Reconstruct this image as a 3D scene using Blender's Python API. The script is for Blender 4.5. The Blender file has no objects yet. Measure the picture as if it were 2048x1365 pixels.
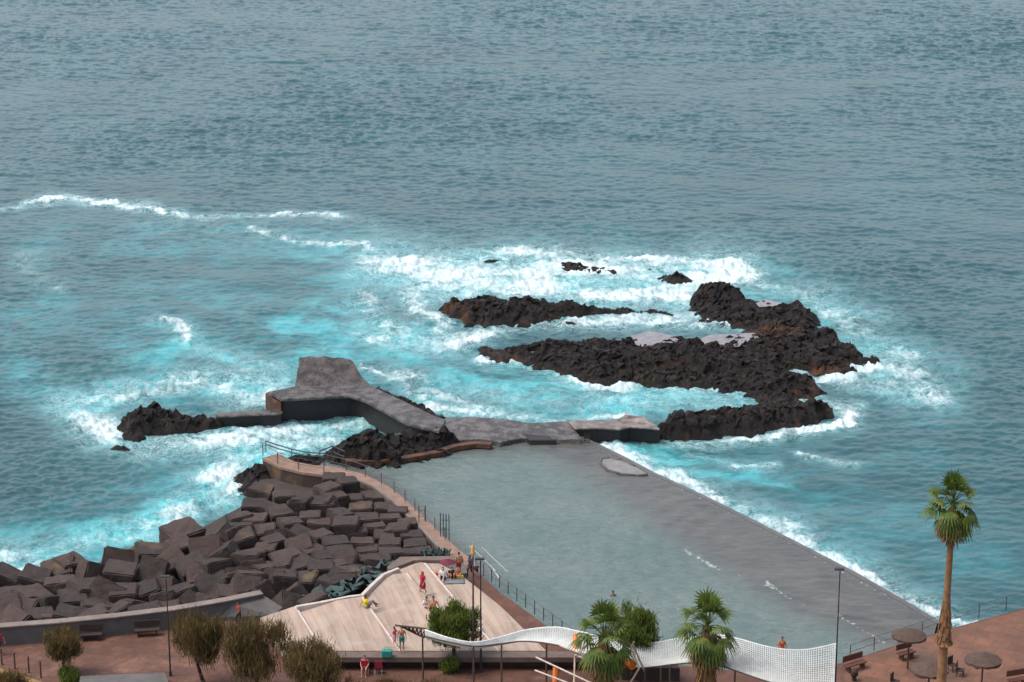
import bpy, bmesh, math, random
import numpy as np
from mathutils import Vector, Matrix

R = math.radians
S = bpy.context.scene
COL = S.collection

# ------------------------------------------------------------------ camera
CAM_Z, PITCH, FPX = 70.0, 17.0, 4800.0
cd = bpy.data.cameras.new('camera')
cam = bpy.data.objects.new('camera', cd); COL.objects.link(cam)
cd.sensor_width = 36.0; cd.lens = 36.0 * FPX / 2048
cd.clip_start = 1.0; cd.clip_end = 20000
cam.location = (0, 0, CAM_Z); cam.rotation_euler = (R(90 - PITCH), 0, 0)
S.camera = cam

# ------------------------------------------------------------------ sky, sun, exposure
SUN_EL, SUN_AZ = 60.0, -98.0         # azimuth from +Y (out to sea), negative = left
w = bpy.data.worlds.new('World'); S.world = w; w.use_nodes = True
nt = w.node_tree; nt.nodes.clear()
sky = nt.nodes.new('ShaderNodeTexSky'); sky.sky_type = 'NISHITA'; sky.sun_disc = False
sky.sun_elevation = R(SUN_EL); sky.sun_rotation = R(SUN_AZ); sky.air_density = 1.0
sky.dust_density = 4.0; sky.ozone_density = 1.0
hs = nt.nodes.new('ShaderNodeHueSaturation'); hs.inputs['Saturation'].default_value = 0.58
bg = nt.nodes.new('ShaderNodeBackground'); bg.inputs['Strength'].default_value = 0.15
wo = nt.nodes.new('ShaderNodeOutputWorld')
nt.links.new(sky.outputs[0], hs.inputs['Color']); nt.links.new(hs.outputs[0], bg.inputs[0]); nt.links.new(bg.outputs[0], wo.inputs[0])
sd = bpy.data.lights.new('sun', 'SUN'); sd.energy = 1.2; sd.angle = R(20); sd.color = (1.0, .93, .85)
so = bpy.data.objects.new('sun', sd); COL.objects.link(so)
sv = Vector((math.sin(R(SUN_AZ)) * math.cos(R(SUN_EL)), math.cos(R(SUN_AZ)) * math.cos(R(SUN_EL)), math.sin(R(SUN_EL))))
so.rotation_euler = sv.to_track_quat('Z', 'Y').to_euler()
S.view_settings.view_transform = 'Standard'; S.view_settings.look = 'None'
S.view_settings.gamma = 1.0; S.view_settings.use_curve_mapping = False
S.view_settings.exposure = 0.8

# ------------------------------------------------------------------ geometry helpers
_cp, _sp = math.cos(R(PITCH)), math.sin(R(PITCH))
def U(px, py, z=0.0):
    """point of the place at height z seen at photo pixel (px,py)"""
    a = (px - 1024) / FPX; b = (682.5 - py) / FPX
    dx, dy, dz = a, _cp + b * _sp, -_sp + b * _cp
    t = (z - CAM_Z) / dz
    return Vector((dx * t, dy * t, z))
def PIX(x, y, z=0.0):
    yy = y; zz = z - CAM_Z
    f = yy * _cp - zz * _sp; u = yy * _sp + zz * _cp
    return 1024 + FPX * x / f, 682.5 - FPX * u / f
def ppm(px, py, z):   # pixels per metre there
    p = U(px, py, z); return FPX / math.sqrt(p.x**2 + p.y**2 + (p.z - CAM_Z)**2)

rs = np.random.RandomState(5)
_perm = rs.permutation(256); _perm = np.concatenate([_perm, _perm, _perm])
_g = rs.normal(size=(256, 3)); _g /= np.linalg.norm(_g, axis=1)[:, None]
def pn(x, y, z=0.0):
    x = np.asarray(x, float); y = np.asarray(y, float); z = np.zeros_like(x) + z
    xi, yi, zi = np.floor(x).astype(int), np.floor(y).astype(int), np.floor(z).astype(int)
    xf, yf, zf = x - xi, y - yi, z - zi
    f = lambda t: t * t * t * (t * (t * 6 - 15) + 10)
    u, v, ww = f(xf), f(yf), f(zf); out = 0
    for i in (0, 1):
        for j in (0, 1):
            for k in (0, 1):
                h = _perm[_perm[_perm[(xi + i) & 255] + ((yi + j) & 255)] + ((zi + k) & 255)]
                g = _g[h]
                d = g[..., 0] * (xf - i) + g[..., 1] * (yf - j) + g[..., 2] * (zf - k)
                out = out + d * (u if i else 1 - u) * (v if j else 1 - v) * (ww if k else 1 - ww)
    return out * 1.5
def fbm(x, y, z=0.0, o=4, gain=.5):
    a, s, t = 1.0, 1.0, 0
    for i in range(o):
        t = t + a * pn(x * s + i * 17.3, y * s - i * 9.1, z * s + i * 3.7); a *= gain; s *= 2.03
    return t
def worley(x, y, seed=0):
    xi, yi = np.floor(x).astype(int), np.floor(y).astype(int)
    d1 = np.full(x.shape, 9.0); d2 = np.full(x.shape, 9.0); cid = np.zeros(x.shape)
    for i in (-1, 0, 1):
        for j in (-1, 0, 1):
            h = _perm[_perm[(xi + i + seed) & 255] + ((yi + j + seed * 7) & 255)]
            px = xi + i + ((h * 37) % 101) / 101.0; py = yi + j + ((h * 61) % 97) / 97.0
            d = np.hypot(x - px, y - py)
            m = d < d1
            d2 = np.where(m, d1, np.minimum(d2, d)); cid = np.where(m, (h * 13 % 89) / 89.0, cid); d1 = np.where(m, d, d1)
    return d1, d2, cid
def seg_dist(x, y, pts, close=False, ys=1.0):
    d = np.full(x.shape, 1e9); n = len(pts)
    for i in range(n if close else n - 1):
        (x0, y0), (x1, y1) = pts[i][:2], pts[(i + 1) % n][:2]
        ex, ey = x1 - x0, (y1 - y0) * ys; L = ex * ex + ey * ey + 1e-9
        t = np.clip(((x - x0) * ex + (y - y0) * ys * ey) / L, 0, 1)
        d = np.minimum(d, np.hypot(x - x0 - t * ex, (y - y0) * ys - t * ey))
    return d
def inside(x, y, pts):
    c = np.zeros(x.shape, bool); n = len(pts)
    for i in range(n):
        (x0, y0), (x1, y1) = pts[i][:2], pts[(i + 1) % n][:2]
        if y0 == y1: continue
        c ^= ((y0 > y) != (y1 > y)) & (x < (x1 - x0) * (y - y0) / (y1 - y0) + x0)
    return c

class MB:
    def __init__(s): s.v = []; s.f = []
    def add(s, vs, fs):
        n = len(s.v); s.v += [tuple(v) for v in vs]; s.f += [tuple(i + n for i in f) for f in fs]; return s
    def box(s, c, d, rot=None):
        hx, hy, hz = d[0] / 2, d[1] / 2, d[2] / 2; c = Vector(c)
        vs = [Vector((a * hx, b * hy, e * hz)) for e in (-1, 1) for b in (-1, 1) for a in (-1, 1)]
        if rot is not None: vs = [rot @ v for v in vs]
        return s.add([v + c for v in vs], [(0, 2, 3, 1), (4, 5, 7, 6), (0, 1, 5, 4), (2, 6, 7, 3), (0, 4, 6, 2), (1, 3, 7, 5)])
    def tube(s, p0, p1, r0, r1=None, n=8, cap=True):
        r1 = r0 if r1 is None else r1; p0 = Vector(p0); p1 = Vector(p1)
        q = (p1 - p0).to_track_quat('Z', 'Y') if (p1 - p0).length > 1e-6 else Matrix.Identity(3).to_quaternion()
        vs = []
        for p, r in ((p0, r0), (p1, r1)):
            for i in range(n):
                a = 2 * math.pi * i / n; vs.append(p + q @ Vector((r * math.cos(a), r * math.sin(a), 0)))
        fs = [(i, (i + 1) % n, n + (i + 1) % n, n + i) for i in range(n)]
        if cap: fs += [tuple(range(n - 1, -1, -1)), tuple(range(n, 2 * n))]
        return s.add(vs, fs)
    def path(s, pts, r, n=6):
        for a, b in zip(pts, pts[1:]): s.tube(a, b, r, None, n)
        return s
    def capsule(s, p0, p1, r0, r1, n=10):
        p0 = Vector(p0); p1 = Vector(p1); d = p1 - p0
        q = d.to_track_quat('Z', 'Y') if d.length > 1e-6 else Matrix.Identity(3).to_quaternion()
        rings = []
        for k in range(4): a = -math.pi / 2 + k * math.pi / 8; rings.append((p0, r0 * math.cos(a), r0 * math.sin(a)))
        for k in range(5): a = k * math.pi / 8; rings.append((p1, r1 * math.cos(a), r1 * math.sin(a)))
        vs = []
        for p, r, h in rings:
            for i in range(n):
                a = 2 * math.pi * i / n; vs.append(p + q @ Vector((max(r, 1e-4) * math.cos(a), max(r, 1e-4) * math.sin(a), h)))
        fs = []
        for k in range(len(rings) - 1):
            for i in range(n): fs.append((k * n + i, k * n + (i + 1) % n, (k + 1) * n + (i + 1) % n, (k + 1) * n + i))
        fs += [tuple(range(n - 1, -1, -1)), tuple((len(rings) - 1) * n + i for i in range(n))]
        return s.add(vs, fs)
    def prism(s, top, zb):
        """closed slab under a polygon whose points may differ in height; zb = underside"""
        top = [Vector(p) for p in top]
        a = sum(top[i].x * top[(i + 1) % len(top)].y - top[(i + 1) % len(top)].x * top[i].y for i in range(len(top)))
        if a < 0: top.reverse()
        n = len(top); bot = [Vector((p.x, p.y, zb)) for p in top]
        return s.add(top + bot, [tuple(range(n)), tuple(range(2 * n - 1, n - 1, -1))] + [(i, n + i, n + (i + 1) % n, (i + 1) % n) for i in range(n)])
    def quad(s, a, b, c, d): return s.add([a, b, c, d], [(0, 1, 2, 3)])
    def build(s, name, mat, parent=None, loc=None, smooth=False, bevel=0):
        me = bpy.data.meshes.new(name); vs = s.v
        if loc is not None: vs = [(v[0] - loc[0], v[1] - loc[1], v[2] - loc[2]) for v in vs]
        me.from_pydata(vs, [], s.f); me.materials.append(mat); me.update()
        if smooth: me.polygons.foreach_set('use_smooth', [True] * len(me.polygons))
        o = bpy.data.objects.new(name, me); COL.objects.link(o)
        if parent is not None: o.parent = parent
        if loc is not None: o.location = loc
        if bevel:
            m = o.modifiers.new('bevel', 'BEVEL'); m.width = bevel; m.segments = 2; m.limit_method = 'ANGLE'
        return o
def np_mesh(name, V, F, mat, smooth=False, attrs=None, loc=None):
    V = np.asarray(V, float).reshape(-1, 3); F = np.asarray(F, np.int32)
    if loc is not None: V = V - np.array(loc)
    me = bpy.data.meshes.new(name); me.vertices.add(len(V)); me.vertices.foreach_set('co', V.ravel().astype(np.float32))
    k = F.shape[1]; me.loops.add(F.size); me.loops.foreach_set('vertex_index', F.ravel())
    me.polygons.add(len(F)); me.polygons.foreach_set('loop_start', np.arange(0, F.size, k, dtype=np.int32))
    try: me.polygons.foreach_set('loop_total', np.full(len(F), k, np.int32))
    except Exception: pass
    me.polygons.foreach_set('use_smooth', np.full(len(F), smooth))
    me.materials.append(mat)
    for n, a in (attrs or {}).items():
        at = me.attributes.new(n, 'FLOAT', 'POINT'); at.data.foreach_set('value', np.asarray(a, np.float32).ravel())
    me.update(calc_edges=True); me.validate()
    o = bpy.data.objects.new(name, me); COL.objects.link(o)
    if loc is not None: o.location = loc
    return o
def tag(o, label, cat=None, group=None):
    o['label'] = label
    if cat: o['category'] = cat
    if group: o['group'] = group
    return o
def structure(o, kind='structure'): o['kind'] = kind; return o
def thing(name, loc, label, cat, group=None, rz=0.0):
    o = bpy.data.objects.new(name, None); COL.objects.link(o); o.location = loc; o.rotation_euler = (0, 0, rz); o.empty_display_size = .3
    return tag(o, label, cat, group)
def copy_tree(o, parent=None):
    c = o.copy(); COL.objects.link(c)
    if parent is not None: c.parent = parent
    for ch in list(o.children): copy_tree(ch, c)
    return c

# ------------------------------------------------------------------ materials
def lin(c): return tuple(((v / 12.92) if v <= .04045 else ((v + .055) / 1.055) ** 2.4) for v in c)
def nodes(name):
    m = bpy.data.materials.new(name); m.use_nodes = True; t = m.node_tree; b = t.nodes['Principled BSDF']; return m, t, b
def N(t, kind, **kw):
    n = t.nodes.new(kind)
    for k, v in kw.items():
        if k in n.inputs: n.inputs[k].default_value = v
        else: setattr(n, k, v)
    return n
def noise(t, vec, scale, detail=4, rough=.55, dist=0.0):
    n = t.nodes.new('ShaderNodeTexNoise'); n.inputs['Scale'].default_value = scale; n.inputs['Detail'].default_value = detail
    n.inputs['Roughness'].default_value = rough; n.inputs['Distortion'].default_value = dist
    if vec is not None: t.links.new(vec, n.inputs['Vector'])
    return n.outputs[0]
def ramp(t, fac, stops):
    r = t.nodes.new('ShaderNodeValToRGB'); e = r.color_ramp.elements
    while len(e) < len(stops): e.new(.5)
    for el, (p, c) in zip(e, stops): el.position = p; el.color = (*c, 1) if len(c) == 3 else c
    t.links.new(fac, r.inputs[0]); return r.outputs[0]
def math_(t, op, a, b=None, clamp=False):
    n = t.nodes.new('ShaderNodeMath'); n.operation = op; n.use_clamp = clamp
    for i, v in enumerate((a, b)):
        if v is None: continue
        if hasattr(v, 'links'): t.links.new(v, n.inputs[i])
        else: n.inputs[i].default_value = v
    return n.outputs[0]
def mixc(t, fac, a, b, mode='MIX'):
    n = t.nodes.new('ShaderNodeMix'); n.data_type = 'RGBA'; n.blend_type = mode; n.clamp_factor = True
    for i, v in ((0, fac), (6, a), (7, b)):
        if hasattr(v, 'links'): t.links.new(v, n.inputs[i])
        elif i == 0: n.inputs[0].default_value = v
        else: n.inputs[i].default_value = (*v, 1)
    return n.outputs[2]
def mapr(t, v, a, b, c=0.0, d=1.0, smooth=True):
    n = t.nodes.new('ShaderNodeMapRange'); n.interpolation_type = 'SMOOTHSTEP' if smooth else 'LINEAR'
    t.links.new(v, n.inputs[0])
    for i, q in ((1, a), (2, b), (3, c), (4, d)):
        if hasattr(q, 'links'): t.links.new(q, n.inputs[i])
        else: n.inputs[i].default_value = q
    return n.outputs[0]
def bump(t, b, h, strength, dist=.1):
    n = t.nodes.new('ShaderNodeBump'); n.inputs['Strength'].default_value = strength; n.inputs['Distance'].default_value = dist
    t.links.new(h, n.inputs['Height']); t.links.new(n.outputs[0], b.inputs['Normal']); return n
def geo(t): return t.nodes.new('ShaderNodeNewGeometry').outputs['Position']
def solid(name, c1, c2=None, scale=3.0, rough=.8, bs=.3, metal=0.0, third=None, bd=.05, lo=.32, hi=.68):
    """mottled surface: c1/c2 blended by noise, optional third colour in patches"""
    m, t, b = nodes(name); P = geo(t); c2 = c2 or tuple(v * .7 for v in c1)
    n1 = noise(t, P, scale, 6, .6)
    col = ramp(t, n1, [(lo, c1), (hi, c2)])
    if third: col = mixc(t, mapr(t, noise(t, P, scale * .35, 4, .6, 1.0), .55, .68), col, third)
    ob = t.nodes.new('ShaderNodeObjectInfo')
    col = mixc(t, 1.0, col, ramp(t, ob.outputs['Random'], [(0, (.82, .82, .82)), (1, (1.12, 1.1, 1.1))]), 'MULTIPLY')
    t.links.new(col, b.inputs['Base Color']); b.inputs['Roughness'].default_value = rough; b.inputs['Metallic'].default_value = metal
    if bs: bump(t, b, noise(t, P, scale * 4, 6, .65), bs, bd)
    return m

M = {}
M['lava'] = None
def lava_mat():
    m, t, b = nodes('lava'); P = geo(t)
    n1 = noise(t, P, .9, 8, .7)
    col = ramp(t, n1, [(.3, (.005, .004, .004)), (.5, (.015, .0105, .010)), (.72, (.045, .031, .024))])
    rust = mapr(t, noise(t, P, .12, 5, .65), .56, .66)
    lowz = t.nodes.new('ShaderNodeSeparateXYZ'); t.links.new(P, lowz.inputs[0])
    low = mapr(t, lowz.outputs[2], 1.7, .5)
    col = mixc(t, math_(t, 'MULTIPLY', math_(t, 'MULTIPLY', rust, low), .75), col, (.15, .062, .024))
    olive = mapr(t, noise(t, P, .2, 4, .6), .6, .68)
    col = mixc(t, math_(t, 'MULTIPLY', olive, .35), col, (.06, .052, .02))
    t.links.new(col, b.inputs['Base Color']); t.links.new(mapr(t, noise(t, P, .5, 4), .4, .6, .28, .7), b.inputs['Roughness']); b.inputs['Specular IOR Level'].default_value = .3
    bump(t, b, noise(t, P, 3.2, 8, .8), 1.0, .4); return m
M['lava'] = lava_mat()
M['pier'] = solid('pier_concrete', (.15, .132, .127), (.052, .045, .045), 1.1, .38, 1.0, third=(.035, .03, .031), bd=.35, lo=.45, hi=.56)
M['pierwall'] = solid('wet_shaded_concrete', (.010, .009, .010), (.026, .02, .019), 1.2, .6, .6)  # wet concrete, darkened further to hold the shade of inland-facing walls
M['algae'] = solid('rust_algae', (.13, .048, .018), (.022, .015, .012), .9, .7, .8, bd=.2)
M['conc'] = solid('weathered_concrete', (.24, .205, .19), (.12, .10, .095), 1.0, .6, .6, third=(.05, .042, .04), lo=.42, hi=.6, bd=.2)
M['greyconc'] = solid('grey_concrete', (.10, .095, .093), (.062, .057, .056), 1.0, .85, .3)
M['capconc'] = solid('coping_concrete', (.19, .155, .135), (.12, .095, .085), 1.0, .85, .3)
M['path'] = solid('ochre_path', (.24, .155, .115), (.15, .095, .07), 1.5, .85, .3)
M['paving'] = solid('red_paving', (.135, .062, .045), (.09, .042, .032), 1.2, .85, .4, third=(.18, .095, .07))
M['paving_r'] = solid('red_earth_paving', (.19, .085, .05), (.11, .05, .033), 1.1, .9, .6, third=(.09, .055, .04))
M['darkwall'] = solid('dark_shaded_stone', (.03, .022, .02), (.055, .04, .034), 1.5, .9, .4)  # near-black tone carries the shadow on the wall face below the deck
M['steps'] = solid('brown_steps', (.14, .10, .085), (.095, .068, .058), 1.5, .9, .3)
M['pathwall'] = solid('dark_path_wall', (.055, .038, .028), (.03, .022, .018), 1.2, .8, .6, third=(.11, .06, .025))
M['steel'] = solid('dark_steel', (.04, .045, .05), (.025, .028, .03), 5, .5, 0, metal=.3)
M['rail'] = solid('rail_steel', (.12, .12, .12), (.08, .07, .065), 5, .5, 0, metal=.3)
M['rust'] = solid('rusty_steel', (.085, .05, .04), (.05, .03, .025), 3, .7, 0)
M['whitepole'] = solid('pale_wood_pole', (.5, .36, .28), (.38, .27, .2), 3, .7, 0)
M['orange'] = solid('orange_paint', (.62, .16, .015), (.45, .1, .012), 3, .5, 0)
M['rope'] = solid('pale_rope', (.48, .42, .38), (.34, .28, .25), 3, .9, 0)
M['net'] = solid('white_netting', (.62, .64, .62), (.5, .52, .5), 2, .8, 0)
M['green_net'] = solid('teal_safety_net', (.035, .08, .08), (.03, .04, .042), 4, .9, .3)
M['wood'] = solid('bench_wood', (.11, .035, .018), (.07, .022, .013), 4, .7, .2)
M['darkwood'] = solid('dark_bench_wood', (.022, .012, .01), (.035, .018, .014), 4, .8, .2)
M['thatch'] = solid('grey_thatch', (.085, .052, .038), (.045, .03, .023), 5, .95, .6)
M['bark'] = solid('dark_bark', (.05, .028, .02), (.03, .017, .013), 4, .95, .5)
M['palmbark'] = solid('palm_bark', (.26, .14, .06), (.15, .08, .04), 3, .95, .5)
M['deadfrond'] = solid('dead_fronds', (.26, .13, .055), (.09, .045, .02), 2.5, .95, 0)
M['fur'] = None
def leafmat(name, c1, c2, scale=1.3, c3=None):
    m, t, b = nodes(name); P = geo(t)
    col = ramp(t, noise(t, P, scale, 5, .65), [(.3, c1), (.55, c2), (.75, c3 or c2)])
    t.links.new(col, b.inputs['Base Color']); b.inputs['Roughness'].default_value = .7
    tr = t.nodes.new('ShaderNodeBsdfTranslucent'); t.links.new(col, tr.inputs[0])
    mx = t.nodes.new('ShaderNodeMixShader'); mx.inputs[0].default_value = .3
    out = t.nodes['Material Output']; t.links.new(b.outputs[0], mx.inputs[1]); t.links.new(tr.outputs[0], mx.inputs[2]); t.links.new(mx.outputs[0], out.inputs[0])
    return m
M['olive'] = leafmat('olive_foliage', (.045, .036, .012), (.125, .085, .028), 1.1, (.24, .155, .06))
M['green'] = leafmat('green_foliage', (.028, .06, .006), (.10, .14, .014), 1.5, (.17, .14, .03))
M['palm'] = leafmat('palm_green', (.022, .055, .005), (.08, .125, .012), 2.2, (.24, .17, .04))
M['dry'] = leafmat('dry_shrub', (.12, .065, .032), (.22, .12, .065), 2.0)

def block_mat():
    m, t, b = nodes('block_concrete'); P = geo(t)
    col = ramp(t, noise(t, P, 1.3, 7, .65), [(.3, (.056, .035, .029)), (.7, (.024, .016, .014))])
    och = mapr(t, noise(t, P, .22, 3, .5), .6, .68)
    col = mixc(t, math_(t, 'MULTIPLY', och, .6), col, (.13, .085, .035))
    ob = t.nodes.new('ShaderNodeObjectInfo')
    col = mixc(t, 1.0, col, ramp(t, ob.outputs['Random'], [(0, (.6, .62, .63)), (.6, (1, 1, 1)), (1, (1.4, 1.34, 1.3))]), 'MULTIPLY')
    sx = t.nodes.new('ShaderNodeSeparateXYZ'); t.links.new(P, sx.inputs[0])
    wet = mapr(t, math_(t, 'ADD', sx.outputs[2], math_(t, 'MULTIPLY', noise(t, P, .8, 5), 1.4)), 1.3, 2.0)
    col = mixc(t, wet, (.014, .012, .011), col)
    vor = t.nodes.new('ShaderNodeTexVoronoi'); vor.inputs['Scale'].default_value = 2.6; t.links.new(P, vor.inputs['Vector'])
    col = mixc(t, mapr(t, noise(t, P, 5.5, 5, .7), .60, .68, 0, .55), col, (.02, .016, .015))
    col = mixc(t, mapr(t, noise(t, P, 1.9, 6, .7, 1.), .62, .70, 0, .5), col, (.15, .115, .10))
    t.links.new(col, b.inputs['Base Color']); b.inputs['Roughness'].default_value = .85
    bump(t, b, noise(t, P, 2.4, 9, .78), .9, .22); return m
M['block'] = block_mat()
def tiles(t, P, col, rot, wdt, hgt, mortar=.02, dark=.6, var=.12):
    mp = t.nodes.new('ShaderNodeMapping'); mp.inputs['Rotation'].default_value = (0, 0, R(rot)); t.links.new(P, mp.inputs['Vector'])
    br = t.nodes.new('ShaderNodeTexBrick'); br.inputs['Scale'].default_value = 1.0; br.inputs['Brick Width'].default_value = wdt; br.inputs['Row Height'].default_value = hgt
    br.inputs['Mortar Size'].default_value = mortar; br.inputs['Mortar Smooth'].default_value = .3
    br.inputs['Color1'].default_value = (1 - var,) * 3 + (1,); br.inputs['Color2'].default_value = (1 + var,) * 3 + (1,); br.inputs['Mortar'].default_value = (dark,) * 3 + (1,)
    t.links.new(mp.outputs[0], br.inputs['Vector']); return mixc(t, 1.0, col, br.outputs['Color'], 'MULTIPLY'), mp.outputs[0]
def deck_mat():
    m, t, b = nodes('pale_deck'); P = geo(t)
    r0 = t.nodes.new('ShaderNodeMapping'); r0.inputs['Rotation'].default_value = (0, 0, R(-104.8)); t.links.new(P, r0.inputs['Vector'])
    mp = t.nodes.new('ShaderNodeMapping'); mp.inputs['Scale'].default_value = (.12, 1.4, 1); t.links.new(r0.outputs[0], mp.inputs['Vector'])
    col = ramp(t, noise(t, mp.outputs[0], 1.2, 6, .65), [(.38, (.35, .262, .205)), (.62, (.235, .172, .135))])
    col = mixc(t, mapr(t, noise(t, P, .5, 5, .6), .45, .7, 0, .7), col, (.33, .275, .225))
    col, _ = tiles(t, P, col, -104.8, 5.0, .8, .022, .72, .06)
    col = mixc(t, mapr(t, noise(t, P, 1.4, 7, .75), .6, .72, 0, .6), col, (.2, .15, .12))
    t.links.new(col, b.inputs['Base Color']); b.inputs['Roughness'].default_value = .85
    bump(t, b, noise(t, P, 6, 5, .6), .2, .05); return m
def paving_mat(name, c1, c2, c3, rot, wd, hg):
    m, t, b = nodes(name); P = geo(t)
    col = ramp(t, noise(t, P, .6, 7, .7), [(.32, c1), (.68, c2)])
    col = mixc(t, mapr(t, noise(t, P, .23, 5, .65, 1.), .52, .66, 0, .8), col, c3)
    col, _ = tiles(t, P, col, rot, wd, hg, .03, .7, .16)
    col = mixc(t, mapr(t, noise(t, P, 2.2, 6, .75), .62, .74, 0, .55), col, tuple(v * .45 for v in c2))
    t.links.new(col, b.inputs['Base Color']); b.inputs['Roughness'].default_value = .85; bump(t, b, noise(t, P, 5, 6, .7), .4, .05); return m
M['paving'] = paving_mat('red_paving', (.118, .050, .031), (.072, .032, .022), (.155, .078, .052), 12, .8, .8)
M['paving_r'] = paving_mat('red_earth_paving', (.17, .076, .043), (.10, .046, .030), (.08, .05, .035), 28, 1.2, 1.2)
M['deck'] = deck_mat()
M['deckedge'] = solid('deck_edge', (.5, .44, .41), (.4, .34, .31), 2, .8, .1)

def sea_mat():
    m, t, b = nodes('sea_water'); P = geo(t)
    A = lambda n: N(t, 'ShaderNodeAttribute', attribute_name=n).outputs['Fac']
    foam, turq, veil = A('foam'), A('turq'), A('veil')
    # anisotropic, warped coordinates for foam lace
    wn = t.nodes.new('ShaderNodeTexNoise'); wn.inputs['Scale'].default_value = .22; wn.inputs['Detail'].default_value = 4; t.links.new(P, wn.inputs['Vector'])
    vm = t.nodes.new('ShaderNodeVectorMath'); vm.operation = 'MULTIPLY_ADD'; t.links.new(wn.outputs['Color'], vm.inputs[0]); vm.inputs[1].default_value = (4, 4, 0); t.links.new(P, vm.inputs[2])
    W = vm.outputs[0]
    n1 = noise(t, W, .45, 10, .74, .9)
    n2 = noise(t, W, 2.0, 7, .75, .8)
    n3 = noise(t, W, 5.5, 5, .7, .5)
    nn = math_(t, 'ADD', math_(t, 'ADD', math_(t, 'MULTIPLY', n1, .58), math_(t, 'MULTIPLY', n2, .3)), math_(t, 'MULTIPLY', n3, .12))
    thr = math_(t, 'SUBTRACT', .74, math_(t, 'MULTIPLY', foam, .43))
    f = mapr(t, nn, math_(t, 'SUBTRACT', thr, .10), math_(t, 'ADD', thr, .16))
    f = math_(t, 'MULTIPLY', f, mapr(t, foam, .02, .25))
    lace = mapr(t, math_(t, 'ABSOLUTE', math_(t, 'SUBTRACT', noise(t, W, .8, 8, .7, 1.2), .5)), .045, .0)
    f = math_(t, 'MAXIMUM', f, math_(t, 'MULTIPLY', lace, math_(t, 'MULTIPLY', mapr(t, veil, .1, .8), .55)))
    tq = math_(t, 'MULTIPLY', mapr(t, noise(t, W, .16, 7, .7, .4), .40, .64), turq, True)
    tq = math_(t, 'ADD', math_(t, 'MULTIPLY', tq, .72), math_(t, 'MULTIPLY', turq, .12), True)
    tq = math_(t, 'ADD', tq, math_(t, 'MULTIPLY', math_(t, 'MULTIPLY', veil, turq), .3), True)
    deepv = ramp(t, noise(t, P, .05, 4, .6), [(.3, (.008, .050, .057)), (.7, (.020, .080, .087))])
    col = mixc(t, tq, deepv, ramp(t, noise(t, W, .5, 5, .6), [(.3, (.012, .26, .30)), (.7, (.09, .47, .50))]))
    col = mixc(t, math_(t, 'MULTIPLY', veil, mapr(t, n1, .36, .64, .0, .7)), col, (.24, .50, .53))
    col = mixc(t, f, col, ramp(t, n3, [(.3, (.34, .47, .50)), (.62, (.56, .63, .64))]))
    t.links.new(col, b.inputs['Base Color'])
    t.links.new(math_(t, 'ADD', .12, math_(t, 'MULTIPLY', f, .6)), b.inputs['Roughness'])
    b.inputs['IOR'].default_value = 1.4
    mp = t.nodes.new('ShaderNodeMapping'); mp.inputs['Scale'].default_value = (.5, 1.0, 1); mp.inputs['Rotation'].default_value = (0, 0, R(6)); t.links.new(P, mp.inputs['Vector'])
    h = math_(t, 'ADD', noise(t, mp.outputs[0], 1.25, 6, .62, .1), math_(t, 'MULTIPLY', f, .5))
    bump(t, b, h, .9, .06); return m
M['sea'] = sea_mat()

def pool_mat():
    m, t, b = nodes('pool_water'); P = geo(t)
    A = lambda n: N(t, 'ShaderNodeAttribute', attribute_name=n).outputs['Fac']
    sh, fo = A('shallow'), A('foam')
    deep = ramp(t, noise(t, P, .12, 4, .6), [(.3, (.08, .125, .118)), (.7, (.125, .16, .152))])
    shal = ramp(t, noise(t, P, .25, 6, .65), [(.3, (.055, .056, .052)), (.7, (.098, .094, .086))])
    col = mixc(t, sh, deep, shal)
    nn = noise(t, P, 1.6, 8, .7, .8)
    thr = math_(t, 'SUBTRACT', .74, math_(t, 'MULTIPLY', fo, .34))
    f = math_(t, 'MULTIPLY', mapr(t, nn, math_(t, 'SUBTRACT', thr, .05), math_(t, 'ADD', thr, .08)), mapr(t, fo, .05, .25))
    col = mixc(t, math_(t, 'MULTIPLY', f, .5), col, (.5, .58, .59))
    t.links.new(col, b.inputs['Base Color']); b.inputs['IOR'].default_value = 1.33
    t.links.new(math_(t, 'ADD', .14, math_(t, 'MULTIPLY', f, .6)), b.inputs['Roughness'])
    mp = t.nodes.new('ShaderNodeMapping'); mp.inputs['Scale'].default_value = (.5, 1.0, 1); mp.inputs['Rotation'].default_value = (0, 0, R(-12)); t.links.new(P, mp.inputs['Vector'])
    bn = bump(t, b, noise(t, mp.outputs[0], 1.7, 5, .62, .4), .45, .34)
    t.links.new(math_(t, 'SUBTRACT', .75, math_(t, 'MULTIPLY', sh, .5)), bn.inputs['Strength'])
    return m
M['pool'] = pool_mat()

# ------------------------------------------------------------------ sea
def fft_patch(n, L, wind, lam_peak, seed, amp, spread=2, lmin=0.6):
    r = np.random.RandomState(seed)
    k = np.fft.fftfreq(n, L / n) * 2 * np.pi
    kx, ky = np.meshgrid(k, k); kk = np.hypot(kx, ky); kk[0, 0] = 1e-6
    kp = 2 * np.pi / lam_peak
    c = np.abs(kx * math.cos(wind) + ky * math.sin(wind)) / kk
    P = np.exp(-1.1 * (kp / kk) ** 2) / kk ** 3.6 * (c ** spread * .9 + .1) * np.exp(-(kk * lmin / 6.28) ** 2)
    P[0, 0] = 0
    h = np.sqrt(P) * (r.normal(size=(n, n)) + 1j * r.normal(size=(n, n)))
    z = np.fft.ifft2(h).real; dx = np.fft.ifft2(h * (-1j) * kx / kk).real; dy = np.fft.ifft2(h * (-1j) * ky / kk).real
    s = amp / z.std(); return z * s, dx * s, dy * s, L
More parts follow.
